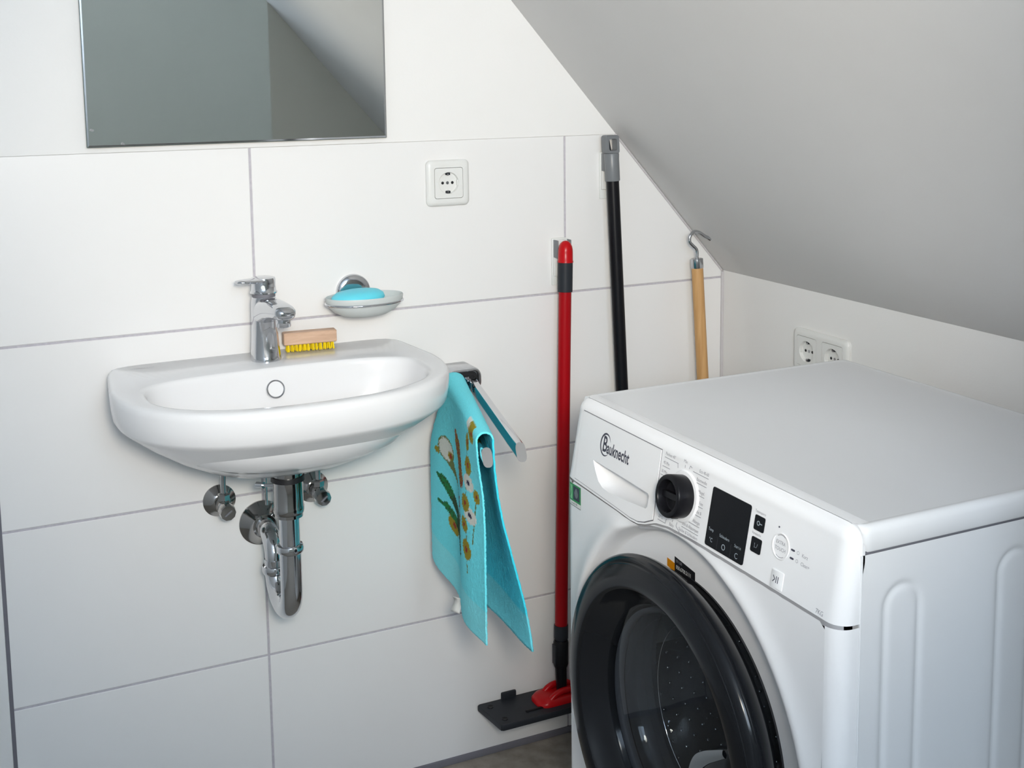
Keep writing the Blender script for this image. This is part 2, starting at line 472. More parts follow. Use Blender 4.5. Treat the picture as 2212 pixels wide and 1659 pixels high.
# ------------------------------------------------------------------ washbasin
t = thing('washbasin', (0, 0, 0.70), 'white half-round ceramic washbasin mounted on the tiled wall', 'washbasin')
NS = 128
def plan(W, y0, front, back, nf, nb, z, taper=0.0):
    """closed superellipse-like loop; front half to -y, back half to +y"""
    out = []
    for k in range(NS):
        a = 2*pi*k/NS
        c_, s_ = cos(a), sin(a)
        n, b = (nf, front) if s_ < 0 else (nb, back)
        r = (abs(c_)**n + abs(s_)**n)**(-1.0/n)
        x, y = W*c_*r, b*s_*r
        if y > 0: x *= 1 - taper*(y/back)
        out.append(Vector((x, y0+y, z)))
    return out
O_ = dict(y0=-.155, nf=2.45, nb=14)
def outer(W, D, z, back=.155, taper=.06, nf=2.45):
    return plan(W, -.155, D-.155, back, nf, 14, z, taper)
def inner(k, z, dy=0.0):
    return plan(.218*k, -.215+dy, .143*k, .088*k, 2.3, 3.4, z)
loops = [
    inner(.10, .7215, -.0), inner(.35, .7235), inner(.60, .731), inner(.76, .746), inner(.87, .770), inner(.935, .800), inner(.972, .826),
    inner(.99, .8405), inner(1.002, .8462), inner(1.02, .8492), inner(1.045, .850),
    outer(.2560, .374, .850, .154), outer(.2605, .3790, .8492, .155), outer(.2635, .3830, .8455), outer(.2645, .3845, .838),
    outer(.2635, .3825, .820), outer(.2605, .3780, .802), outer(.2575, .3745, .7965), outer(.2500, .3660, .790),
    outer(.2180, .3300, .764), outer(.1750, .2900, .735, .155), outer(.1320, .2580, .7130, .155), outer(.108, .238, .7035, .155), outer(.088, .222, .7005, .155), outer(.06, .20, .70, .12)]
bm = NB(); loft(bm, loops, True, True)
ob('basin', bm, 'porcelain', t, angle=60)
# overflow opening on the rear inner wall
oc = Vector((-.005, -.1365, .8165)); ax = Vector((0, -1, .33)).normalized()
ob('overflow_ring', lathe(NB(), [(.0150, -.004), (.0150, .0012), (.0142, .002), (.0128, .0012), (.0124, -.002)], oc, ax, 40), 'chrome_dull', t)
ob('overflow_well', lathe(NB(), [(.0126, .0008), (0, .0008)], oc, ax, 32), 'porcelain', t)
pl = Plane((-.2155, -.030, .8502), (1, 0, 0), (0, 1, 0), (0, 0, 1))
text('maker_mark', 'VOSALUX', .0075, pl, 0, 0, 0.0001, 'print_grey', t, sx=1.15)
ob('plug', lathe(NB(), [(.030, .001), (.027, .004), (.0, .0055)], (0, -.215, .7225), (0, 0, 1), 32), 'chrome', t)

# ------------------------------------------------------------------ faucet
FB = Vector((-.001, -.064, .850))
fa = math.radians(8)
fd = Vector((sin(fa), -cos(fa), 0)); fs = Vector((cos(fa), sin(fa), 0)); fz = Vector((0, 0, 1))
def FP(f_, s_, z_): return FB + fd*f_ + fs*s_ + fz*z_
t = thing('basin_mixer', FB, 'chrome single-lever mixer tap on the rear ledge of the washbasin', 'tap')
# body: loft of ovals, leaning forward into the spout
secs = [(0, 0, .0250, .0255), (.003, 0, .0252, .0257), (.006, -.0005, .0247, .0250), (.025, -.0010, .0230, .0236), (.050, -.0015, .0212, .0228),
        (.070, -.0012, .0210, .0235), (.085, 0, .0212, .0240), (.095, .0005, .0214, .0235), (.103, 0, .0205, .0215), (.108, 0, .0180, .0185)]
bm = NB()
loft(bm, [[FP(fo + rf*cos(2*pi*k/40), rs*sin(2*pi*k/40), z) for k in range(40)] for z, fo, rs, rf in secs], True, True)
body = ob('tap_body', bm, 'chrome', t, angle=50)
# spout: superelliptic sections along a forward path
def spout():
    bm = NB(); L = []
    path = [(.000, .0800, .0205, .0240), (.016, .0855, .0210, .0215), (.034, .0900, .0206, .0180), (.052, .0920, .0198, .0155), (.070, .0925, .0190, .0135), (.083, .0922, .0184, .0122), (.091, .0916, .0166, .0108), (.0965, .0910, .0120, .0074), (.098, .0908, .004, .002)]
    for f_, z_, w, h in path:
        lp = []
        for k in range(36):
            a = 2*pi*k/36; n = 2.8
            r = (abs(cos(a))**n + abs(sin(a))**n)**(-1/n)
            lp.append(FP(f_, w*cos(a)*r, z_ + h*sin(a)*r))
        L.append(lp)
    loft(bm, L, True, True); return bm
ob('spout', spout(), 'chrome', t, angle=50)
ob('aerator', lathe(NB(), [(.0, .0), (.0115, 0), (.0122, .001), (.0122, .012), (.0105, .018)], FP(.079, 0, .0690), (0, 0, 1), 32), 'chrome', t)
# sunken thumb-shaped facet on the front of the body
bm = NB()
rows = []
for i in range(13):
    v = i/12; zz = .008 + .050*v
    w = .0125*min(1, math.sqrt(max(0.0, 1-(max(0, v-.72)/.28)**2)) + .02) * (.9 + .1*v)
    fr = interp([(0, .0250), (.025, .0226), (.05, .0213), (.07, .0222)], zz)
    row = []
    for j in range(13):
        s_ = -1 + j/6
        x_ = w*s_
        edge = math.sqrt(max(0, 1-(x_/.0235)**2))*fr
        row.append(FP(edge + .0006 - .0014*(1-s_*s_)*sin(pi*min(1, v*1.02)), x_, zz))
    rows.append(row)
grid(bm, rows); ob('body_facet', bm, 'chrome_dull', t, angle=60)
# neck and lever
ob('neck_ring', lathe(NB(), [(.0180, .105), (.0190, .107), (.0190, .1115), (.0185, .1130)], FB, (0, 0, 1), 40), 'gap_grey', t)
lev = ob('lever_cap', lathe(NB(), [(.0195, .1125), (.0226, .1135), (.0226, .1155), (.0208, .1170), (.0200, .125), (.0203, .1355), (.0195, .1385), (.015, .1398), (0, .140)], FB, (0, 0, 1), 44), 'chrome', t, angle=50)
ld_ = Vector((-.94, -.34, 0)).normalized(); ls_ = Vector((-ld_.y, ld_.x, 0))
bm = NB(); L = []
for q, w, h0, h1 in ((.000, .0198, .1300, .1396), (.015, .0185, .1305, .1396), (.028, .0160, .1312, .1398), (.039, .0135, .1318, .1400), (.047, .0105, .1326, .1400), (.0515, .0055, .1340, .1392)):
    L.append([FB + ld_*q + ls_*(w*cos(2*pi*k/24)) + fz*((h0+h1)/2 + (h1-h0)/2*sin(2*pi*k/24)) for k in range(24)])
loft(bm, L, True, True); ob('lever_handle', bm, 'chrome', lev, angle=60)
ob('cap_screw', lathe(NB(), [(.0034, 0), (.0034, .0012), (0, .0014)], FB + Vector((-.0055, -.0192, .125)), Vector((-.28, -1, 0)), 16), 'label_white', lev)
ob('popup_rod', tube(NB(), [FP(-.0235, 0, .05), FP(-.0235, 0, .095)], .002, 10), 'chrome', t)

# ------------------------------------------------------------------ soap dish and soap
dc = Vector((.1745, -.062, .9345))
t = thing('soap_dish', (.174, 0, .93), 'oval frosted soap dish in a chrome ring on the tiled wall', 'soap dish')
ob('wall_disc', lathe(NB(), [(.031, 0), (.031, .006), (.029, .009), (.020, .0105), (0, .011)], (.1735, 0, .9400), (0, -1, 0), 44), 'chrome', t, angle=50)
for s in (-1, 1):
    ob('bracket', tube(NB(), spline([(.1735+s*.022, -.008, .9385), (.1735+s*.024, -.020, .9375), (.1735+s*.027, -.028, .9315)], 6), .0042, 12), 'chrome', t)
AX, AY = .0690, .0440
def oval_lathe(name, prof, c, ax, ay, m, parent, seg=64, ang=60):
    bm = NB(); rings = []
    for r, h in prof:
        if r == 0: rings.append([bm.verts.new(c + Vector((0, 0, h)))])
        else: rings.append([bm.verts.new(c + Vector((r*ax*cos(2*pi*k/seg), r*ay*sin(2*pi*k/seg), h))) for k in range(seg)])
    for A, B in zip(rings, rings[1:]):
        for k in range(seg):
            k2 = (k+1) % seg
            if len(A) == 1: bm.faces.new((A[0], B[k], B[k2]))
            elif len(B) == 1: bm.faces.new((A[k], B[0], A[k2]))
            else: bm.faces.new((A[k], B[k], B[k2], A[k2]))
    return ob(name, bm, m, parent, angle=ang)
oval_lathe('dish', [(0, -.0275), (.35, -.0275), (.55, -.0255), (.78, -.0180), (.92, -.0085), (.985, .000), (1.0, .0065), (.985, .0085), (.955, .0075), (.92, .001), (.80, -.0095), (.55, -.0185), (.3, -.0205), (0, -.021)], dc, AX, AY, 'frosted', t)
bm = NB(); lp = []
for k in range(64):
    a = 2*pi*k/64; cc = dc + Vector((AX*.985*cos(a), AY*.985*sin(a), -.003)); nn = Vector((cos(a)/AX, sin(a)/AY, 0)).normalized()
    lp.append([cc + nn*(.0022*cos(2*pi*j/10)) + fz*(.0022*sin(2*pi*j/10)) for j in range(10)])
lp.append(lp[0]); R = loft(bm, lp); bmesh.ops.remove_doubles(bm, verts=bm.verts, dist=1e-6)
ob('holder_ring', bm, 'chrome', t, angle=60)
so = oval_lathe('soap_bar', [(0, -.014), (.45, -.0138), (.75, -.0115), (.92, -.0065), (1.0, .0), (.95, .0065), (.80, .0115), (.5, .0142), (0, .015)], Vector((0, 0, 0)), .0485, .0310, 'soap', None)
so.location = (.1625, -.0625, .9385); so.rotation_euler = (math.radians(3), math.radians(-2), math.radians(4))
tag(so, 'turquoise oval bar of soap lying in the soap dish', 'soap')

# ------------------------------------------------------------------ nail brush
bl = Vector((.0840, -.0300, .850))
t = thing('nail_brush', bl, 'small wooden nail brush with yellow bristles on the washbasin ledge', 'brush')
ba = math.radians(-5); bx = Vector((cos(ba), sin(ba), 0)); by = Vector((-sin(ba), cos(ba), 0))
pl = Plane(bl, bx, by, fz)
bm = NB(); L = []
for ins, d in ((.0015, .0128), (0, .0142), (0, .0325), (.0015, .0340)):
    L.append([pl.p(a, b, d) for a, b in rrect(.0915-2*ins, .0205-2*ins, .002, 2)])
loft(bm, L, True, True); blk = ob('brush_block', bm, 'wood_brush', t, angle=30)
bm = NB()
for i in range(12):
    for j in range(3):
        u0, v0 = -.0375 + i*.0069, -.0060 + j*.0060
        for q in range(7):
            a = random.random()*6.28; rr = .0016*math.sqrt(random.random())
            a1, b1 = u0 + rr*cos(a), v0 + rr*sin(a)
            sp = 1.9
            e = pl.p(u0 + rr*sp*cos(a) + random.uniform(-.0004, .0004), v0 + rr*sp*sin(a), .0004 + random.uniform(0, .0006))
            tube(bm, [pl.p(a1, b1, .0133), e], .00055, 5)
br = ob('bristles', bm, 'bristle', t, angle=60); br['kind'] = 'stuff'

# ------------------------------------------------------------------ trap under the basin
tx, ty = -.0045, -.190
t = thing('drain_trap', (tx, ty, .45), 'chrome P-trap drain pipe running from the washbasin into the wall', 'drain pipe')
ob('waste_seal', lathe(NB(), [(.020, .689), (.0265, .6885), (.0270, .681), (.0235, .6795)], (tx, ty, 0), (0, 0, 1), 40), 'hole_black', t)
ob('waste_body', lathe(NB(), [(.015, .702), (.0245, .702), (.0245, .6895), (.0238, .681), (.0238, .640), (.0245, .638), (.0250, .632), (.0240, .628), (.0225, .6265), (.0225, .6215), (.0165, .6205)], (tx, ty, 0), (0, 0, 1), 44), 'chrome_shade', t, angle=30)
ob('tailpiece', tube(NB(), [(tx, ty, .63), (tx, ty, .55)], .0165, 32), 'chrome', t)
ob('slip_nut', lathe(NB(), [(.0165, .5745), (.0205, .5735), (.0218, .570), (.0218, .565), (.0205, .5615), (.0178, .560)], (tx, ty, 0), (0, 0, 1), 40), 'chrome', t, angle=50)
yb = -.085; rU = (yb-ty)/2; zU = .498
pts = [(tx, ty, .566), (tx, ty, .53)] + [(tx, ty + rU - rU*cos(pi*k/16), zU - rU*.92*sin(pi*k/16)) for k in range(17)] + [(tx, yb, .512)]
ob('u_bend', tube(NB(), pts, .0175, 32), 'chrome', t, angle=60)
ob('slip_nut', lathe(NB(), [(.0165, .5015), (.0205, .5005), (.0218, .497), (.0218, .491), (.0205, .4875), (.0178, .4855)], (tx, yb, 0), (0, 0, 1), 40), 'chrome', t, angle=50)
rE = .038; ze = .5465
pts = [(tx, yb, .490), (tx, yb, ze-rE)] + [(tx, yb + rE - rE*cos(pi/2*k/10), ze - rE + rE*sin(pi/2*k/10)) for k in range(1, 11)] + [(tx, -.002, ze)]
ob('outlet_elbow', tube(NB(), pts, .0160, 32), 'chrome', t, angle=60)
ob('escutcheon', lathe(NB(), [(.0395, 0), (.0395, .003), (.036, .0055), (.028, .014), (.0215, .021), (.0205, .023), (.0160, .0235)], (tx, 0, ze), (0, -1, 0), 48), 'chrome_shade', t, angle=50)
ob('control_rod', tube(NB(), [(-.010, -.064, .705), (-.010, -.066, .60)], .0022, 10), 'chrome_dull', t)
bm = NB(); tube(bm, [(tx, ty, .672), (-.034, -.150, .664)], .0028, 10); tube(bm, [(-.034, -.150, .664), (-.042, -.138, .6625)], .0052, 12)
ob('lift_lever', bm, 'chrome_dull', t)

# ------------------------------------------------------------------ angle valves
def valve(x, z, label):
    t = thing('angle_valve', (x, 0, z), label, 'valve', 'angle valves under the washbasin')
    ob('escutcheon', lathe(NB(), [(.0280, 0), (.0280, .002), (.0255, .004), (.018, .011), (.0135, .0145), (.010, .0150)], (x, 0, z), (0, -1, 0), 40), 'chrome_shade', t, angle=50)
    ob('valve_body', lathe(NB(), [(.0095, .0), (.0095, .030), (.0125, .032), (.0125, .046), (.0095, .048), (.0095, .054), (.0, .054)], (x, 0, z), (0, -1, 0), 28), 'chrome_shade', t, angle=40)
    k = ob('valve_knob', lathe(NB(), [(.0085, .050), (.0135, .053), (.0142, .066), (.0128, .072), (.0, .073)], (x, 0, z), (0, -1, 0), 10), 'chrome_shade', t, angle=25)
    bm = NB(); prism(bm, Plane((x, -.0731, z), (.8, 0, .6), (-.6, 0, .8), (0, -1, 0)), rrect(.015, .0028, .001, 2), 0, .0006)
    ob('knob_slot', bm, 'gap_grey', k)
    ob('outlet_nut', lathe(NB(), [(.0085, .0), (.0095, .012), (.0105, .013), (.0105, .022), (.0085, .024), (.005, .025)], (x, -.038, z), (0, 0, 1), 6), 'chrome_shade', t, angle=25)
    ob('supply_hose', tube(NB(), spline([(x, -.038, z+.02), (x, -.038, z+.045), (x*.99, -.039, z+.07), (x*.97, -.040, z+.099)], 8), .0048, 14), 'steel', t)
valve(-.076, .598, 'chrome angle valve on the tiles left of the drain pipe')
valve(.0885, .596, 'chrome angle valve on the tiles right of the drain pipe')

# ------------------------------------------------------------------ towel rail
ZA = .762
t = thing('towel_rail', (.36, 0, ZA), 'chrome swivel towel rail with two arms beside the washbasin', 'towel rail')
bm = NB(); pl = Plane((.3620, 0, .7675), (1, 0, 0), (0, 0, 1), (0, -1, 0)); L = []
for ins, d in ((.001, 0), (0, .002), (0, .050), (.0015, .0555), (.004, .057), (.006, .0555), (.007, .050)):
    L.append([pl.p(a, b, d) for a, b in rrect(.069-2*ins, .044-2*ins, max(.0165-ins, .004), 8)])
loft(bm, L, True, True); mount = ob('wall_mount', bm, 'chrome_dull', t, angle=40)
bm = NB(); prism(bm, pl, rrect(.054, .029, .010, 6), .045, .0508); ob('mount_recess', bm, 'hole_black', mount)
def arm(x0, y0, x1, y1, w=.0095, h=.0125):
    d = Vector((x1-x0, y1-y0, 0)); Ln = d.length; d.normalize(); s = Vector((-d.y, d.x, 0))
    bm = NB(); L = []
    for q, k, slant in ((0, 1, 0), (.02, 1, 0), (.05, .8, 0), (Ln-.03, .8, 0), (Ln, .8, 1)):
        lp = []
        for a in range(28):
            th = 2*pi*a/28; n = 3.2
            r = (abs(cos(th))**n + abs(sin(th))**n)**(-1/n)
            sl = slant*(.012*sin(th))
            lp.append(Vector((x0, y0, ZA)) + d*(q - sl) + s*(w*k*cos(th)*r) + fz*(h*k*sin(th)*r*(1.15 if q > .04 else 1)))
        L.append(lp)
    loft(bm, L, True, True); return bm
A0 = (.3375, -.052); A1 = (.2215, -.4640)
ob('rail_arm', arm(.3400, -.044, A1[0], A1[1]), 'chrome', t, angle=40)
ob('rail_arm', arm(.3790, -.044, .2765, -.4640), 'chrome', t, angle=40)
ob('arm_pivot', lathe(NB(), [(0, -.0145), (.0115, -.0145), (.0115, .0145), (0, .0145)], (.3590, -.056, ZA), (0, 0, 1), 24), 'chrome', t)

# ------------------------------------------------------------------ towel
TA0 = Vector((.3365, -.078)); TA1 = Vector((.2310, -.4350)); nL = Vector((-.958, .287)); nR = -nL
NSs, NT = 150, 150
LT = .325
def left_pt(s, tt):
    q = (1-s)**1.2
    o = .0125 + (.010 + .020*sm(tt/.12))*q + .0070*sin(6.28*(s*1.5+.15))*sm(tt/.15) - .005*s*sm(tt/.1)
    xy = TA0 + (TA1-TA0)*s + nL*o
    zb = .7775 - tt
    if tt < .012: zb += 0
    return Vector((xy.x, xy.y, zb))
def right_pt(s, tt):
    o = .0125 + .062*sm(tt/.36)*(s**1.8) + .004*sin(6.28*(s*1.2+.5))*sm(tt/.15)
    xy = TA0 + (TA1-TA0)*(s*1.0) + nR*o
    return Vector((xy.x, xy.y, .7775 - tt*(1.035 + .08*(1-s))))
TURQ = (.18, .87, .99); TURQ2 = (.06, .78, .98); PALE = (.32, .86, .93)
OCH = (.34, .27, .008); RED = (.32, .03, .008); BRN = (.30, .05, .022); WHT = (.78, .80, .74); GRN = (.0, .20, .045); DGR = (.012, .065, .02); NVY = (.012, .012, .06); OLV = (.16, .21, .06)
def seg_d(p, a, b, sc=(1, 1)):
    px, py = (p[0]-a[0])*sc[0], (p[1]-a[1])*sc[1]; bx_, by_ = (b[0]-a[0])*sc[0], (b[1]-a[1])*sc[1]
    h = max(0, min(1, (px*bx_+py*by_)/max(1e-9, bx_*bx_+by_*by_)))
    return math.hypot(px-bx_*h, py-by_*h), h
SX = .17    # weight of s against t when measuring the print
def ell(p, c, rs, rt, j=0.0): return ((p[0]-c[0])/rs)**2 + ((p[1]-c[1])/rt)**2 < 1 + j
def print_col(s, tt):
    j = random.uniform(-.35, .35); p = (s, tt)
    # seed head of the bulrush
    d, h = seg_d(p, (.42, .047), (.645, .100), (SX, 1))
    if d < (.0115 if h > .2 else .004+.030*h)*(1 + j*.35): return BRN if random.random() < .7 else OCH
    # white bell flower
    if ell(p, (.265, .094), .105, .017, j*.5):
        if ell(p, (.335, .099), .042, .007, j): return RED if ell(p, (.335, .099), .022, .004) else OCH
        return WHT
    if ell(p, (.265, .094), .125, .0195): return OLV
    if ell(p, (.145, .108), .04, .005, j): return OCH
    d, h = seg_d(p, (.33, .108), (.48, .128), (SX, 1))
    if d < .0085*(1-h)+.002: return OLV
    d, h = seg_d(p, (.48, .128), (.60, .222), (SX, 1))
    if d < .0018: return OLV
    # leaves
    for pts_, w in (([(.165, .150), (.23, .152), (.31, .162), (.46, .180), (.58, .212)], .0095), ([(.165, .196), (.27, .194), (.39, .198), (.55, .210), (.60, .224)], .0075)):
        for i, (a, b) in enumerate(zip(pts_, pts_[1:])):
            d, h = seg_d(p, a, b, (SX, 1))
            if d < w*(1 + j*.3)*(.45 if i == 0 else 1): return GRN if i < 2 and random.random() < .75 else DGR
    d, h = seg_d(p, (.575, .172), (.605, .226), (SX, 1))
    if d < .0055*(1 + j*.4): return OLV if random.random() < .5 else DGR
    d, h = seg_d(p, (.60, .135), (.62, .170), (SX, 1))
    if d < .003: return RED
    # yellow flowers with red hearts
    for c_, rs, rt in (((.375, .213), .095, .0145), ((.765, .027), .040, .014), ((.785, .062), .060, .014), ((.765, .124), .060, .014), ((.750, .160), .050, .012), ((.780, .198), .062, .016), ((.915, .098), .040, .011)):
        if ell(p, c_, rs, rt, j*.5):
            return RED if ell(p, c_, rs*.28, rt*.32, j) else OCH
    # pansies
    for c_ in ((.80, .088), (.832, .137)):
        if ell(p, c_, .024, .0042, j): return NVY
        if ell(p, c_, .078, .0125, j*.4): return WHT
    d, h = seg_d(p, (.76, .015), (.79, .235), (SX, 1))
    if d < .0009 and random.random() < .8: return OLV
    d, h = seg_d(p, (.92, .09), (.86, .18), (SX, 1))
    if d < .0009: return OLV
    if tt < .02 and ell(p, (.86, .004), .07, .014, j*.4): return RED if ell(p, (.87, .003), .018, .004) else OCH
    if tt < .02 and ell(p, (.80, -.004), .06, .010): return WHT
    # plain pile: flat woven border near the hem
    if tt > .272: return tuple(lerp(a, b, .55) for a, b in zip(TURQ, PALE))
    return TURQ
rows = []; cols_ = []
tl = [LT*(1-k/NT) for k in range(NT)]
arc = 14
tr_ = [LT*(k/60) for k in range(1, 61)]
verts = []; vcol = []
nrow = 0
for tt in tl:
    for i in range(NSs+1):
        s = i/NSs
        hem = 1 + .03*sin(3*s) - .02*s
        verts.append(left_pt(s, tt*hem)); c0 = print_col(s, tt)
        vcol.append(c0)
    nrow += 1
for k in range(1, arc):
    a = pi*k/arc
    for i in range(NSs+1):
        s = i/NSs
        L0 = left_pt(s, 0); R0 = right_pt(s, 0); mid = (L0+R0)/2; hw = (R0-L0)/2
        verts.append(mid - hw*cos(a) + fz*(.0125*sin(a)))
        vcol.append(print_col(s, -.006) if k < 5 else TURQ)
    nrow += 1
for tt in [0] + tr_:
    for i in range(NSs+1):
        s = i/NSs
        verts.append(right_pt(s, tt)); vcol.append(TURQ2 if tt < .27 else tuple(lerp(a, b, .5) for a, b in zip(TURQ2, PALE)))
    nrow += 1
n1 = NSs+1
faces = [(r*n1+i, r*n1+i+1, (r+1)*n1+i+1, (r+1)*n1+i) for r in range(nrow-1) for i in range(NSs)]
me = bpy.data.meshes.new('towel'); me.from_pydata([tuple(v + Vector((random.uniform(-1, 1), random.uniform(-1, 1), 0))*.0005) for v in verts], [], faces)
at = me.color_attributes.new('print', 'FLOAT_COLOR', 'POINT')
at.data.foreach_set('color', [x for c_ in vcol for x in (*c_, 1.0)])
t = thing('hand_towel', (.285, -.25, .45), 'turquoise terry hand towel with flower print hanging on the rail', 'towel')
tw = finish('terry_cloth', me, 'towel', t, angle=180)
md = tw.modifiers.new('thick', 'SOLIDIFY'); md.thickness = .0028; md.offset = 0
# care tag
tp = left_pt(.50, LT*1.01)
bm = NB()
rows = [[tp + Vector((-.006 + .0030*sin(q*5), .004, .004)) + Vector((w*.016*.55, -w*.016, -q*.026)) for w in (-.5, .5)] for q in [k/8 for k in range(9)]]
grid(bm, rows); tg = ob('care_tag', bm, 'tag_white', t)
md = tg.modifiers.new('thick', 'SOLIDIFY'); md.thickness = .0006

# ------------------------------------------------------------------ flat mop (red)
t = thing('flat_mop', (.555, -.055, .10), 'flat mop with red handle hanging on the wall beside the washing machine', 'mop')
m0 = Vector((.5815, -.036, 1.006)); m1 = Vector((.5545, -.058, .255)); md_ = (m1-m0).normalized()
def MP(z): k = (m0.z-z)/(m0.z-m1.z); return m0 + (m1-m0)*k
ob('handle_tube', tube(NB(), [MP(.92), MP(.25)], .0122, 28), 'red_paint', t)
ob('handle_cap', tube(NB(), [MP(1.006), MP(1.0045), MP(1.001), MP(.996), MP(.990), MP(.985), MP(.969), MP(.9675), MP(.965)], [.002, .006, .0095, .0122, .0136, .0140, .0142, .0150, .0150], 28), 'red_plastic', t, angle=40)
bm = NB(); zz = [.9655 - k*.0014 for k in range(41)]
tube(bm, [MP(z) for z in zz], [.0140 + (.0003 if k % 2 else 0) for k in range(41)], 28)
ob('grip_sleeve', bm, 'dark_grey_plastic', t, angle=60)
bm = NB(); p2 = MP(.262); p3 = Vector((.552, -.060, .200))
tube(bm, [MP(.262), MP(.258), MP(.236), MP(.235)], [.0135, .0138, .0138, .0118], 24); tube(bm, [MP(.24), MP(.20)], .0112, 24)
ob('handle_collar', bm, 'dark_grey_plastic', t)
bm = NB(); tube(bm, [MP(.232), MP(.228), MP(.185), MP(.178)], [.0130, .0148, .0148, .0125], 24); tube(bm, [MP(.185), Vector((.5535, -.061, .128))], [.012, .010], 20)
jnt = ob('joint_socket', bm, 'black_satin', t)
bm = NB(); box(bm, .5375, .5425, -.066, -.052, .185, .225, .0015); ob('joint_latch', bm, 'dark_grey_plastic', jnt)
# foot plate
pz = .108
pl = Plane((0, 0, pz), (1, 0, 0), (0, 1, 0), (0, 0, 1))
outl = [(.396, -.013), (.400, -.011), (.684, -.011), (.688, -.013), (.680, -.098), (.676, -.101), (.410, -.101), (.4055, -.098)]
bm = NB(); L = []
for k, d in ((.985, -.006), (1, -.004), (1, .004), (.985, .006)):
    L.append([pl.p(.555 + (a-.555)*(.996 if k < 1 else 1), -.056 + (b+.056)*k, d) for a, b in outl])
loft(bm, L, True, True); plate = ob('foot_plate', bm, 'dark_grey_plastic', t, angle=40)
for x, y in ((.415, -.030), (.421, -.082), (.670, -.030), (.666, -.082)):
    ob('plate_stud', lathe(NB(), [(.006, 0), (.0055, .0012), (.003, .0006), (0, .0006)], (x, y, pz+.006), (0, 0, 1), 16), 'black_satin', plate)
bm = NB(); box(bm, .446, .478, -.016, -.009, pz+.002, pz+.019, .003); ob('plate_lug', bm, 'dark_grey_plastic', plate)
bm = NB(); box(bm, .468, .505, -.080, -.073, pz+.004, pz+.0085, .002); ob('plate_rib', bm, 'black_satin', plate)
bm = NB(); box(bm, .625, .655, -.016, -.009, pz+.002, pz+.017, .003); ob('plate_lug', bm, 'dark_grey_plastic', plate)
bm = NB(); L = []
for d, k in ((.004, 1.0), (.010, 1.0), (.016, .90), (.020, .70), (.021, .45)):
    L.append([pl.p(.555 + a*k, -.056 + b*k, d) for a, b in rrect(.118, .058, .022, 6)])
loft(bm, L, True, True); piv = ob('pivot_base', bm, 'red_plastic', t, angle=50)
for y in (-.074, -.042):
    bm = NB(); tube(bm, spline([(.520, y, pz+.012), (.535, y, pz+.024), (.555, y, pz+.028), (.575, y, pz+.024), (.59, y, pz+.012)], 5), .0062, 12)
    ob('pivot_fork', bm, 'red_plastic', piv)
# clip holders stuck to the wall
def holder(x, z, label, wide):
    t = thing('tool_holder', (x, 0, z), label, 'holder', 'clip holders for the poles')
    ob('adhesive_pad', box(NB(), x-.016, x+.016, -.0045, -.0002, z-.048, z+.042, .0012), 'label_white', t)
    bm = NB(); box(bm, x-.0150, x+.0150, -.012, -.004, z-.030, z+.040, .002); b = ob('holder_body', bm, 'socket_white', t)
    bm = NB(); box(bm, x-.0152, x-.0118, -.024, -.008, z+.006, z+.040, .001); ob('clip_jaw', bm, 'mid_grey_plastic', b)
    bm = NB(); box(bm, x+.0125, x+.0155, -.024, -.008, z+.006, z+.040, .001); ob('clip_jaw', bm, 'mid_grey_plastic', b)
holder(.5850, .965, 'white clip holder on the tiles behind the red mop handle', .03)
holder(.6900, 1.125, 'white clip holder on the tiles behind the black pole', .03)

# ------------------------------------------------------------------ black pole
p0 = Vector((.6805, -.034, 1.201)); p1 = Vector((.7215, -.066, 0.0))
def BP(z): return p0 + (p1-p0)*((p0.z-z)/(p0.z-p1.z))
t = thing('broom_handle', p1, 'long black pole with grey hanging eyelet leaning against the tiles', 'pole')
ob('pole_tube', tube(NB(), [BP(1.125), BP(.02)], .0122, 28), 'pole_black', t)
ob('end_sleeve', tube(NB(), [BP(1.166), BP(1.164), BP(1.115), BP(1.1135)], [.0132, .0140, .0142, .0135], 28), 'mid_grey_plastic', t, angle=40)
bm = NB(); ax_ = (p0-p1).normalized(); pl = Plane(BP(1.183), (1, 0, 0), ax_, (0, -1, 0))
ou = rrect(.0295, .0350, .005, 5); inn = rrect(.0175, .0225, .004, 5, 0, -.0005)
for d in (0,):
    A = [[pl.p(a, b, -.010) for a, b in ou], [pl.p(a, b, .006) for a, b in ou], [pl.p(a*.92, b*.94, .008) for a, b in ou], [pl.p(a, b, .008) for a, b in inn], [pl.p(a, b, -.010) for a, b in inn], [pl.p(a, b, -.010) for a, b in ou]]
    loft(bm, A)
bmesh.ops.remove_doubles(bm, verts=bm.verts, dist=1e-6)
ob('hanging_eyelet', bm, 'mid_grey_plastic', t, angle=35)
bm = NB(); tube(bm, [pl.p(-.004, .011, -.004), pl.p(-.001, -.012, -.003)], .0026, 10); ob('eyelet_bar', bm, 'dark_grey_plastic', t)
ob('floor_tip', tube(NB(), [BP(.03), BP(.028), BP(.004), BP(.001)], [.0125, .0138, .0135, .010], 20), 'rubber', t)

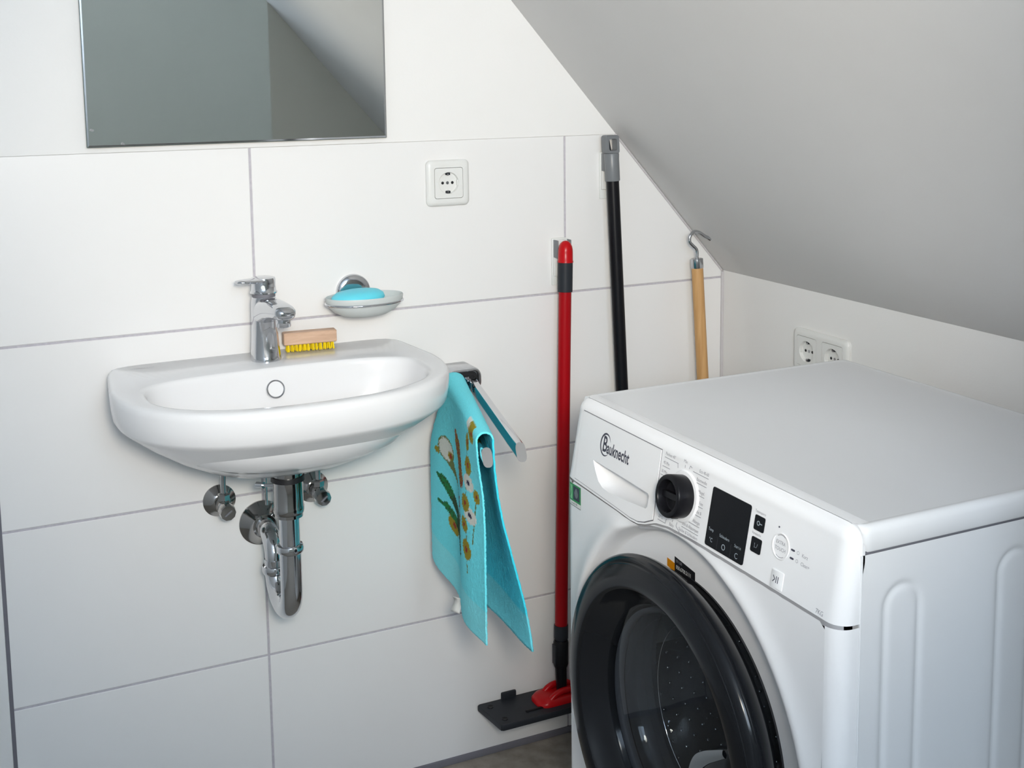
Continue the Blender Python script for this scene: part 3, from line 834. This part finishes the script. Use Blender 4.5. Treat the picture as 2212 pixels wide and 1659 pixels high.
# ------------------------------------------------------------------ wooden hook pole
p0w = Vector((.8670, -.050, .9525)); p1w = Vector((.9000, -.096, 0.0))
def WP(z): return p0w + (p1w-p0w)*((p0w.z-z)/(p0w.z-p1w.z))
t = thing('hook_pole', p1w, 'light wooden pole with a metal hook leaning in the corner', 'pole')
ob('wooden_shaft', tube(NB(), [WP(.945), WP(.80), WP(.6), WP(.4), WP(.2), WP(.001)], .0116, 28), 'wood_pole', t)
ob('ferrule', tube(NB(), [WP(.9525), WP(.9515), WP(.934), WP(.933)], [.0108, .0122, .0124, .0118], 28), 'chrome_dull', t, angle=40)
hk = [(.8672, -.050, .948), (.8665, -.050, .968), (.8580, -.050, .9775), (.8500, -.050, .986), (.8505, -.050, .9975), (.8600, -.050, 1.0055), (.8720, -.050, 1.0035), (.8850, -.050, .9955), (.8930, -.050, .9915), (.8985, -.050, .9875)]
ob('hook', tube(NB(), spline(hk, 6), .0034, 14), 'chrome_dull', t, angle=60)

# ------------------------------------------------------------------ washing machine
YF, YN = -.509, -1.104
ym = (YF+YN)/2
XF, XS, XBK = .326, .356, .836       # front face, where sheet-metal sides begin, back
ZD = .489                            # door centre height
w = thing('washing_machine', (.585, ym, 0), 'white front-loading washing machine with black round door', 'washing machine')
ta = 0.17901
CP = Plane((XF, YF, .735), (0, -1, 0), (sin(ta), 0, cos(ta)), (-cos(ta), 0, sin(ta)))
SEAM = [(0, -.001), (.03, -.003), (.15, -.0075), (.185, -.0095), (.205, -.0085), (.222, -.0035), (.245, .0060), (.275, .0110), (.33, .0128), (.45, .0122), (.595, .0105)]
def seam(u): return interp(SEAM, u)

# sheet-metal shell (open at the front, near side is its own panel)
bm = NB()
box(bm, XS, XBK, YF-.002, YF, .03, .822); box(bm, XBK-.003, XBK, YN+.004, YF, .03, .822)
box(bm, XS, XBK, YN+.003, YF, .03, .034)
ob('cabinet', bm, 'enamel', w, smooth=False)
# near side with pressed grooves
RIB = [(.413, .0235, .7785), (.5775, .0245, .7860), (.742, .0235, .7785)]
def groove(x, z):
    h = 0.0
    for cx, hw, zt in RIB:
        zc = zt - hw
        if z > zc: d = math.hypot(x-cx, z-zc) - hw
        else: d = abs(x-cx) - hw
        if z < .14: d = max(d, (.14+hw - z) - hw) if z < .14 else d
        h += .0022*math.exp(-(d/.0042)**2)
    return h
xs = [XS + (XBK-XS)*k/190 for k in range(191)]
zs = [.03 + .02*k for k in range(28)] + [.59 + .0024*k for k in range(97)]
zs = [z for z in zs if z < .8205] + [.8205]
bm = NB(); V = grid(bm, [[Vector((x, YN + groove(x, z), z)) for x in xs] for z in zs])
# rolled front and top edges
grid(bm, [[Vector((XS-.0, YN+.004, z)), Vector((XS, YN, z))] for z in (zs[0], zs[-1])])
ob('side_panel', bm, 'enamel', w, angle=60)
# edge bead where side sheet meets plastic front
ob('side_flange', box(NB(), XS-.0012, XS+.0012, YN-.0008, YN+.006, .03, .8205, .0006), 'enamel', w)
# worktop
bm = NB(); L = []
def top_loop(i, z, xf=XS+.001):
    return [Vector((a, b, z)) for a, b in rrect(XBK+.008-xf-2*i*0 - i, .595-2*i, .012, 5, (xf+XBK+.008-i)/2, ym)]
for i, z in ((.001, .8225), (0, .824), (0, .8415), (.0012, .8455), (.0035, .8485), (.0065, .8500), (.0095, .8502), (.0125, .8494), (.016, .8490)):
    L.append(top_loop(i, z))
loft(bm, L, True, True); ob('worktop', bm, 'enamel', w, angle=50)
ob('worktop_gap', box(NB(), XS, XBK, YN+.002, YF-.003, .8195, .8235), 'gap_grey', w, smooth=False)

# control panel: sections with rounded vertical corners, rolled over at the top
RC = .020
def section(xf, inset, n=7):
    """(x, y) from far back, round the far corner, across the front, near corner, near back"""
    pts = [(XS, YF-inset)]
    yf, yn, r = YF-inset, YN+inset, RC
    for k in range(n+1):
        a = pi/2*k/n
        pts.append((xf + r - r*sin(a), yf - r + r*cos(a)))
    for k in range(1, 110):
        pts.append((xf, lerp(yf-r, yn+r, k/110)))
    for k in range(n+1):
        a = pi/2*(1-k/n)
        pts.append((xf + r - r*sin(a), yn + r - r*cos(a)))
    pts.append((XS, yn))
    return pts
bm = NB(); rows = []
NV = 26
for k in range(NV+1):
    row = []
    for x_, y_ in section(0, 0):
        u = min(.595, max(0, YF-y_)); v = lerp(seam(u)+.0014, .098, k/NV)
        xf = XF + v*sin(ta); row.append(Vector((min(XS+.004, xf + x_) if x_ < XS-.001 else XS+.001, y_, .735 + v*cos(ta))))
    rows.append(row)
v = .098; xb, zb = XF + v*sin(ta), .735 + v*cos(ta)
rr = .0185
for k in range(1, 11):
    a = (pi/2+ta*0)*k/10
    ins = rr*(1-cos(a)); dz = (.850-zb)*sin(a)
    row = []
    for x_, y_ in section(0, ins*.55):
        row.append(Vector((xb + ins + x_ if x_ < XS-.001 else XS+.001, y_, zb + dz)))
    row = [Vector((min(p.x, XS+.001), p.y, p.z)) for p in row]
    rows.append(row)
rows.append([Vector((XS+.010, p.y, .8504)) for p in rows[-1]]); rows.append([Vector((XS+.018, p.y, .8500)) for p in rows[-1]]); rows.append([Vector((XS+.0185, p.y, .8480)) for p in rows[-1]])
V = grid(bm, rows)
kill = []
for f_ in bm.faces:
    c_ = f_.calc_center_median(); u = YF - c_.y; vv = (c_.z-.735)/cos(ta)
    if .062 < u < .2255 and .006 < vv < .0455 and abs(f_.normal.y) < .5: kill.append(f_)
bmesh.ops.delete(bm, geom=kill, context='FACES')
panel = ob('control_panel', bm, 'machine_plastic', w, angle=60)

# detergent drawer with scooped grip
dout = [(.0305, .0030), (.150, -.0022), (.186, -.0042), (.205, -.0032), (.220, .0008), (.2385, .0095), (.2345, .1005), (.0275, .1010)]
def dense(poly, n=6):
    out = []
    for (a, b), (c_, d) in zip(poly, poly[1:]+poly[:1]):
        for k in range(n): out.append((lerp(a, c_, k/n), lerp(b, d, k/n)))
    return out
cu_, cv_ = .135, .05
grip = [(.0735, .0415), (.146, .0405), (.2195, .0385), (.2225, .0360), (.2228, .0215), (.2195, .0185), (.170, .0135), (.125, .0105), (.108, .0118), (.096, .0170), (.0835, .0290)]
def plate_with_hole(d, outp, hole):
    bm = NB(); E = []
    for lp in (outp, hole):
        V = [bm.verts.new(CP.p(a, b, d)) for a, b in lp]
        E += [bm.edges.new((V[k], V[(k+1) % len(V)])) for k in range(len(V))]
    bmesh.ops.triangle_fill(bm, edges=E, use_beauty=True); return bm
big = [(cu_ + (a-cu_)*1.010, cv_ + (b-cv_)*1.022) for a, b in dout]
bm = plate_with_hole(.0003, dense(big), dense(dout)); ob('drawer_gap', bm, 'gap_grey', panel, smooth=False)
bm = plate_with_hole(.0014, dense(dout), dense(grip, 4))
for lp, d0, d1 in ((dense(dout), .0014, 0.0), ):
    A = [bm.verts.new(CP.p(a, b, d0)) for a, b in lp]; B = [bm.verts.new(CP.p(a, b, d1)) for a, b in lp]
    for k in range(len(lp)): bm.faces.new((A[k], A[(k+1) % len(lp)], B[(k+1) % len(lp)], B[k]))
# scoop
gp = dense(grip, 4)
gc = (.155, .034)
L = [[CP.p(a, b, .0014) for a, b in gp]]
for k, d, up in ((.985, -.0015, 0), (.93, -.007, .001), (.84, -.013, .003), (.70, -.0175, .005), (.45, -.020, .006), (.15, -.021, .006)):
    L.append([CP.p(gc[0] + (a-gc[0])*k, gc[1] + (b-gc[1])*k + up*(1 if b < .03 else .2), d) for a, b in gp])
loft(bm, L, False, True)
drawer = ob('detergent_drawer', bm, 'machine_plastic', panel, angle=40)
# logo: lettering and crescent ring
text('brand_lettering', 'B', .0310, CP, .0925, .0700, .0016, 'print_dark', panel, sx=.70, bold=.0005)
text('brand_lettering', 'auknecht', .0230, CP, .1045, .0672, .0016, 'print_dark', panel, sx=.70, bold=.0005)
bm = NB(); n = 40
A = []
for k in range(n+1):
    a = lerp(math.radians(22), math.radians(318), k/n); wd = .0026*sin(pi*k/n)**.7 + .0002
    for r_ in (.0145, .0145-wd): A.append(bm.verts.new(CP.p(.0995 + r_*.95*cos(a), .0705 + r_*1.12*sin(a), .0016)))
for k in range(n): bm.faces.new((A[2*k], A[2*k+1], A[2*k+3], A[2*k+2]))
ob('brand_ring', bm, 'print_dark', panel, smooth=False)

# programme dial
KU, KV = .2955, .0585
ob('dial_collar', lathe(NB(), [(.0325, 0), (.0325, .001), (.0310, .0026), (.026, .003)], CP.p(KU, KV), CP.n, 56), 'machine_plastic', panel, angle=40)
knob = ob('programme_dial', lathe(NB(), [(.0262, .002), (.0268, .004), (.0268, .0235), (.0258, .0252), (.0238, .0260), (.0205, .0258), (.0195, .0245), (.0190, .0140), (.0165, .0125), (.0, .0120)], CP.p(KU, KV), CP.n, 64), 'black_satin', panel, angle=35)
bm = NB(); prism(bm, Plane(CP.p(KU, KV, 0), (CP.eu*cos(.05) + CP.ev*sin(.05)), (CP.ev*cos(.05) - CP.eu*sin(.05)), CP.n), rrect(.039, .0075, .002, 3), .010, .0195)
ob('dial_grip', bm, 'black_satin', knob, angle=30)
bm = NB(); prism(bm, CP, rrect(.006, .004, .0008, 2, KU-.003, KV-.0272), .003, .012); ob('dial_pointer', bm, 'black_satin', knob)

# display
bm = NB(); poly = rrect(.0755, .0712, .003, 4, .3905, .0535); prism(bm, CP, poly, 0, .0010)
disp = ob('display', bm, 'black_gloss', panel, angle=30)
for u in (.377, .4035):
    bm = NB(); prism(bm, CP, rrect(.0012, .017, .0003, 1, u, .0265), .0010, .0012); ob('display_divider', bm, 'hole_black', disp, smooth=False)
for u, v, s in ((.3565, .0385, 'Temp'), (.3790, .0375, 'Schleudern'), (.4090, .0355, 'Start in')):
    text('display_lettering', s, .0052, CP, u, v, .0012, 'print_light', disp, sx=.85)
text('display_symbol', '°C', .0070, CP, .3605, .0265, .0012, 'print_light', disp, sx=.9)
def ringm(u, v, r0, r1, d, a0=0, a1=2*pi, n=24):
    bm = NB(); A = []
    for k in range(n+1):
        a = lerp(a0, a1, k/n)
        for r_ in (r0, r1): A.append(bm.verts.new(CP.p(u + r_*cos(a), v + r_*sin(a), d)))
    for k in range(n): bm.faces.new((A[2*k], A[2*k+1], A[2*k+3], A[2*k+2]))
    return bm
ob('display_symbol', ringm(.3895, .0262, .0026, .0035, .0012), 'print_light', disp, smooth=False)
ob('display_symbol', ringm(.4155, .0250, .0026, .0033, .0012, .8, 5.6), 'print_light', disp, smooth=False)
# key buttons
for v, s, sym in ((.0738, 'Tastensperre', 0), (.0485, 'Vorwäsche', 1)):
    bm = NB(); prism(bm, CP, rrect(.0180, .0172, .002, 3, .4460, v), 0, .0008); b = ob('key_button', bm, 'black_gloss', panel, angle=30)
    if sym == 0:
        ob('key_symbol', ringm(.4445, v, .0018, .0027, .0009), 'print_light', b, smooth=False)
        bm = NB(); prism(bm, CP, rrect(.0045, .0009, .0002, 1, .4490, v), .0008, .0009); ob('key_symbol', bm, 'print_light', b, smooth=False)
    else:
        text('key_symbol', '|_/', .0060, CP, .4430, v, .0009, 'print_light', b)
    text('key_lettering', s, .0045, CP, .4355, v+.0125, .0004, 'print_grey', panel, sx=.8)
# round touch key, options, start/pause
bm = NB(); lp = []
for k in range(48):
    a = 2*pi*k/48; lp.append([CP.p(.4872 + (.0140 + .0010*cos(q))*cos(a), .0620 + (.0140 + .0010*cos(q))*sin(a), .0002 + .0010*sin(q)) for q in [2*pi*j/8 for j in range(8)]])
lp.append(lp[0]); loft(bm, lp); bmesh.ops.remove_doubles(bm, verts=bm.verts, dist=1e-6)
rk = ob('touch_key', bm, 'machine_plastic', panel, angle=60)
text('key_lettering', 'EXTRA', .0058, CP, .4865, .0655, .0004, 'print_grey', rk, 'CENTER', sx=.9)
text('key_lettering', 'TOUCH', .0058, CP, .4870, .0585, .0004, 'print_grey', rk, 'CENTER', sx=.9)
ob('key_arc', ringm(.4872, .0620, .0120, .0126, .0004, 1.1, 2.2), 'print_grey', rk, smooth=False)
ob('key_arc', ringm(.4872, .0620, .0120, .0126, .0004, 4.2, 5.3), 'print_grey', rk, smooth=False)
for v, s in ((.0647, 'Kurz'), (.0556, 'Clean+')):
    bm = NB(); prism(bm, CP, rrect(.0062, .0021, .001, 3, .5075, v), 0, .0004); ob('option_light', bm, 'print_dark', panel, smooth=False)
    ob('option_symbol', ringm(.5165, v, .0016, .0020, .0004), 'print_grey', panel, smooth=False)
    text('option_lettering', s, .0056, CP, .5230, v-.0005, .0004, 'print_grey', panel, sx=.9)
bm = NB(); L = []
for ins, d in ((0, 0), (0, .0008), (.0006, .0012)): L.append([CP.p(a, b, d) for a, b in rrect(.0205-2*ins, .0205-2*ins, .0015, 3, .4900, .0250)])
loft(bm, L, False, True); sk = ob('start_key', bm, 'machine_plastic', panel, angle=30)
bm = NB()
for (a, b, c_, d) in ((.4838, .0285, .4872, .0250), (.4872, .0250, .4838, .0215)):
    du, dv = c_-a, d-b; l_ = math.hypot(du, dv); nu, nv = -dv/l_*.0005, du/l_*.0005
    prism(bm, CP, [(a+nu, b+nv), (a-nu, b-nv), (c_-nu, d-nv), (c_+nu, d+nv)], .0012, .0014)
for u in (.4895, .4925): prism(bm, CP, rrect(.0010, .0075, .0002, 1, u, .0250), .0012, .0014)
ob('start_symbol', bm, 'print_dark', sk, smooth=False)
text('capacity_lettering', '7KG', .0072, CP, .5630, .0170, .0004, 'print_grey', panel, 'CENTER', sx=.9)
ob('indicator_light', lathe(NB(), [(.0010, 0), (.0010, .0005), (0, .0006)], CP.p(.4797, .0815), CP.n, 10), 'print_dark', panel)
# programme names round the dial
def rule(u0, v0, u1, v1, wd=.00035):
    bm = NB(); du, dv = u1-u0, v1-v0; l_ = math.hypot(du, dv); nu, nv = -dv/l_*wd, du/l_*wd
    prism(bm, CP, [(u0+nu, v0+nv), (u0-nu, v0-nv), (u1-nu, v1-nv), (u1+nu, v1+nv)], .0002, .0004)
    ob('programme_rule', bm, 'print_grey', panel, smooth=False)
left_c = [('Flecken 40°', .2440, .0990), ('45 Min', .2420, .0870), ('30 Min', .2400, .0755)]
for s, u, v in left_c:
    text('programme_lettering', s, .0058, CP, u, v, .0004, 'print_grey', panel, sx=.85)
    rule(u-.001, v-.0050, u+(.030 if s[0] == 'F' else .016), v-.0050)
rule(.2730, .0940, .2745, .0885)
text('programme_lettering', 'Mix', .0058, CP, .2890, .1010, .0004, 'print_grey', panel, 'CENTER', sx=.9)
rule(.2890, .0965, .2895, .0930)
right_c = [('Eco 40-60', .3400, .0980), ('Baumwolle', .3385, .0870), ('Pflegel.', .3375, .0735), ('Fein', .3375, .0605), ('Wolle &', .3370, .0490), ('Allergie', .3370, .0365), ('Schl & Abpumpen', .3370, .0265), ('Spülen & Schleudern', .3370, .0175)]
for s, u, v in right_c:
    text('programme_lettering', s, .0058, CP, u, v, .0004, 'print_grey', panel, 'RIGHT', sx=.85)
    ln = min(.036, .0032*len(s) + .004)
    rule(u-ln, v-.0045, u, v-.0045)
rule(.2985, .0940, .3000, .0985); rule(.3000, .0985, .304, .0970)
text('programme_lettering', '20°C', .0058, CP, .2490, .0190, .0004, 'print_grey', panel, sx=.85); rule(.2485, .0140, .266, .0140); rule(.266, .014, .267, .020)
text('programme_lettering', 'Baby', .0058, CP, .2800, .0165, .0004, 'print_grey', panel, 'CENTER', sx=.9)
rule(.2805, .0205, .2812, .0235)
rule(.2895, .0185, .2910, .0235); rule(.2895, .0185, .2990, .0130)

# lower front panel with porthole recess
bm = NB()
NA = 240
def fx(r, z, ztop):
    h = interp([(.196, .020), (.242, .020), (.2455, .0185), (.2495, .010), (.2525, .002), (.256, -.0030), (.261, -.0052), (.267, -.0048), (.275, -.0028), (.285, -.0009), (.300, 0)], r)
    if h < 0: h *= sm((ztop - z)/.022)
    return XF + h
rad = [.196, .215, .235, .242, .2445, .247, .2495, .252, .2545, .257, .260, .2635, .267, .271, .275, .280, .286, .293]
R = [[] for _ in range(len(rad)+5)]
u_lo, u_hi = .020, .575
angs = []
for k in range(NA):
    a = 2*pi*k/NA; cy_, cz_ = cos(a), sin(a)
    # distance to the panel outline
    tmax = 9
    if cy_ > 1e-6: tmax = min(tmax, .2775/cy_)
    if cy_ < -1e-6: tmax = min(tmax, .2775/-cy_)
    if cz_ < -1e-6: tmax = min(tmax, (ZD-.085)/-cz_)
    if cz_ > 1e-6:
        for it in range(400):
            q = .2 + .3*it/400
            if q > tmax: break
            u = .2975 + q*cy_
            if ZD + q*cz_ > .735 + seam(u)*cos(ta) - .0012: tmax = q; break
    for i in range(len(rad)+5):
        if i < len(rad): r_ = min(rad[i], tmax)
        else: r_ = lerp(min(rad[-1], tmax), tmax, (i-len(rad)+1)/5)
        u = .2975 + r_*cy_; z = ZD + r_*cz_
        R[i].append(Vector((fx(r_, z, .735 + seam(u)*cos(ta)), YF-u, z)))
VV = [[bm.verts.new(p) for p in l] for l in R]
for A, B in zip(VV, VV[1:]):
    for k in range(NA): bm.faces.new((A[k], A[(k+1) % NA], B[(k+1) % NA], B[k]))
# rounded vertical corners back to the sheet metal
for side in (0, 1):
    rows = []
    for z in [.085, .2, .35, .45, .55, .65, .70, .7335 + (seam(.59 if side else .005) - .001)]:
        row = []
        for k in range(9):
            a = pi/2*k/8
            x_ = XF + RC - RC*cos(a) if True else 0
            yy = RC*sin(a)
            row.append(Vector((XF + RC*(1-cos(a)), (YN + RC - yy) if side else (YF - RC + yy), z)))
        row.append(Vector((XS-.0015, YN if side else YF, z)))
        row.append(Vector((XS-.0015, YN+.01 if side else YF-.01, z)))
        rows.append(row)
    grid(bm, rows)
bmesh.ops.remove_doubles(bm, verts=bm.verts, dist=2e-5)
bmesh.ops.dissolve_degenerate(bm, edges=bm.edges, dist=1e-5)
front = ob('front_panel', bm, 'machine_plastic', w, angle=60)
bm = NB()
us = [.004 + .587*k/120 for k in range(121)]
grid(bm, [[Vector((XF+.0035 + (0 if RC < u < .595-RC else RC*(1-math.sqrt(max(0, 1-((RC-min(u, .595-u))/RC)**2)))), YF-u, .735 + (seam(u)+dz)*cos(ta))) for u in us] for dz in (-.006, .006)])
ob('seam_strip', bm, 'gap_light', w, angle=60)
# plinth
ob('plinth', box(NB(), XF+.010, XS+.02, YN+.002, YF-.002, .02, .0845, .003), 'machine_plastic', w)
for x, y in ((.38, YF-.05), (.38, YN+.05), (.79, YF-.05), (.79, YN+.05)):
    ob('foot', lathe(NB(), [(0, 0), (.020, 0), (.022, .004), (.018, .010), (.008, .012), (.008, .034), (0, .034)], (x, y, 0), (0, 0, 1), 20), 'rubber', w)

# door
dcx = XF + .017
D0 = Vector((dcx, ym, ZD)); nx = Vector((-1, 0, 0))
door = ob('door', lathe(NB(), [(.1485, .004), (.190, .004), (.200, .010), (.212, .024), (.2205, .036), (.2230, .043), (.2225, .048), (.2195, .0525), (.2140, .0560), (.2128, .0561), (.2120, .0570), (.2035, .0595), (.1935, .0605), (.1850, .0600), (.1805, .0580), (.178, .0545), (.1755, .049), (.1645, .036), (.1565, .0295), (.1535, .024), (.1485, .004)], D0, nx, 128), 'black_door', w, angle=28)
ob('door_window', lathe(NB(), [(0.1565, .0275), (0.1335, .0290), (0.0885, .0305), (0.0385, .0315), (0, .032)], D0, nx, 72), 'smoked_glass', door, angle=60)
ob('door_bowl', lathe(NB(), [(.1485, .012), (.1455, -.002), (.140, -.016), (.128, -.028), (.121, -.032), (.117, -.037), (.110, -.060), (.095, -.075), (.05, -.080), (0, -.081)], D0, nx, 72), 'bowl_glass', door, angle=60)
ob('bowl_rim', lathe(NB(), [(0.1495, .020), (0.1440, .019), (0.1420, .014), (0.1440, .008), (0.1495, .007)], D0, nx, 96), 'rubber', door, angle=60)
# grip plate across the lower right of the window, with a grey rounded lip
DP = Plane(D0, (0, -1, 0), (0, 0, 1), nx)
lip = [(p.x, p.y) for p in spline([(.070, -.070, 0), (.070, -.030, 0), (.0755, -.004, 0), (.086, .016, 0), (.104, .031, 0), (.128, .045, 0), (.152, .058, 0)], 6)]
arc_ = [(.1745*cos(q), .1745*sin(q)) for q in [math.radians(lerp(20, -42, k/20)) for k in range(21)]]
bm = NB(); L = []
for d, ins in ((.034, 0), (.046, 0), (.0475, .0015)):
    L.append([DP.p(u + ins, v - ins, d) for u, v in lip + arc_])
loft(bm, L, True, True); grip_ = ob('door_grip', bm, 'black_door', door, angle=40)
bm = NB(); L = []
for i, (u, v) in enumerate(lip[:-2]):
    u2_, v2_ = lip[i+1]; du, dv = u2_-u, v2_-v; l_ = math.hypot(du, dv); nu, nv = dv/l_, -du/l_
    wd = .019*min(1, 1.15 - abs(i/(len(lip)-3) - .35))
    L.append([DP.p(u + nu*wd*q, v + nv*wd*q, .0482 + .0022*sin(pi*q)) for q in [k/6 for k in range(7)]])
grid(bm, L); ob('grip_lip', bm, 'mid_grey_plastic', door, angle=60)
bm = NB(); lp = []
for k in range(96):
    q = 2*pi*k/96; rd = Vector((0, cos(q), sin(q)))
    lp.append([D0 + rd*(.1210 + .0011*cos(j*pi/4)) + nx*(-.0325 + .0011*sin(j*pi/4)) for j in range(8)])
lp.append(lp[0]); loft(bm, lp); bmesh.ops.remove_doubles(bm, verts=bm.verts, dist=1e-6)
ob('bowl_edge_glint', bm, 'chrome', door, angle=60)  # thin chrome ring added as the highlight line on the bowl glass
# gasket and drum
ob('door_gasket', lathe(NB(), [(.197, .000), (.190, -.012), (.172, -.016), (.164, -.022), (.164, -.030), (.178, -.036), (.178, -.044), (.166, -.050), (.170, -.060), (.200, -.066), (.243, -.066)], D0, nx, 96), 'rubber', w, angle=50)
RD, XD0, XD1 = .236, -.068, -.36
drum = ob('drum', lathe(NB(), [(.205, -.066), (RD, -.072), (RD, -.35), (.22, -.362), (.10, -.366), (0, -.350)], D0, nx, 96), 'steel', w, angle=50)
bm = NB()
for i in range(13):
    h = -.10 - .019*i
    for k in range(66):
        a = 2*pi*(k + .5*(i % 2))/66
        if k % 22 in (0, 1, 2): continue
        c_ = D0 + nx*h + Vector((0, cos(a), sin(a)))*(RD-.0005)
        lathe(bm, [(.0030, 0), (.0022, .0012), (0, .0016)], c_, Vector((0, -cos(a), -sin(a))), 6)
dm = ob('perforation', bm, 'chrome', drum, angle=80); dm['kind'] = 'stuff'
for k in range(3):
    a = 2*pi*(k/3) + .1
    c_, s_ = cos(a), sin(a); rd = Vector((0, c_, s_)); tn = Vector((0, -s_, c_))
    bm = NB(); L = []
    for q, wd in ((0, .034), (.022, .026), (.040, .014), (.046, .006)):
        L.append([D0 + rd*(RD-q) + tn*(wd*e) + nx*h for e, h in ((-1, -.09), (1, -.09), (1, -.34), (-1, -.34))])
    loft(bm, L, False, True); ob('drum_paddle', bm, 'mid_grey_plastic', drum, angle=50)

# stickers
FPp = Plane((XF, YF, 0), (0, -1, 0), (0, 0, 1), (-1, 0, 0))
def wrap(u, d):
    """front surface incl. the rounded far corner; u measured along the surface from u=.02"""
    if u >= RC: return XF - d, YF - u
    a = min(pi/2, (RC-u)/RC)
    return XF + RC - (RC+d)*cos(a), YF - RC + (RC+d)*sin(a)
def sticker(name, u0, u1, z0, z1, d, m, parent, n=14):
    bm = NB()
    rows = [[Vector((*wrap(lerp(u0, u1, k/n), d), z)) for k in range(n+1)] for z in (z0, z1)]
    grid(bm, rows); return ob(name, bm, m, parent, angle=60)
eco = sticker('eco_label', .0020, .0480, .6950, .7275, .0003, 'label_green', front)
sticker('label_band', .0020, .0480, .6950, .7015, .0004, 'label_white', eco)
sticker('label_rule', .0020, .0480, .6945, .6953, .0005, 'print_dark', eco)
sticker('label_field', .0040, .0230, .7040, .7252, .0005, 'label_lightgreen', eco)
sticker('label_field', .0260, .0440, .7045, .7250, .0005, 'print_dark', eco)
def wrapped_disc(uc, zc, ru, rz, m, nm, drop=False):
    bm = NB(); vs_ = []
    for k in range(24):
        a = 2*pi*k/24
        u, z = uc + ru*cos(a), zc + rz*sin(a)
        if drop: u = uc + ru*cos(a)*(1 - .55*max(0, sin(a)))
        vs_.append(bm.verts.new(Vector((*wrap(u, .0007), z))))
    bm.faces.new(vs_); return ob(nm, bm, m, eco, smooth=False)
wrapped_disc(.0140, .7145, .0062, .0080, 'label_green', 'label_leaf')
wrapped_disc(.0132, .7135, .0042, .0062, 'label_lightgreen', 'label_leaf')
wrapped_disc(.0350, .7155, .0055, .0075, 'mid_grey_plastic', 'label_drop', True)
text('label_lettering', 'eco wash 100%', .0048, FPp, .0200, .6985, .0005, 'print_dark', eco, sx=.6)
# service sticker in the porthole recess
RP = Plane((XF+.0198, YF, 0), (0, -1, 0), (0, 0, 1), (-1, 0, 0))
bm = NB(); prism(bm, RP, [(.2620, .6790), (.3080, .6725), (.3080, .6955), (.2620, .7005)], 0, .0003)
st = ob('service_label', bm, 'hole_black', front, smooth=False)
bm = NB(); prism(bm, RP, [(.2445, .6815), (.2615, .6795), (.2615, .6910), (.2445, .6925)], 0, .0003)
ob('label_orange_field', bm, 'label_orange', st, smooth=False)
text('label_lettering', '050.6700.2111', .0072, RP, .2655, .6875, .0005, 'label_white', st, sx=.80)
text('label_lettering', '0711.81', .0055, RP, .2655, .6955, .0005, 'print_grey', st, sx=.8)
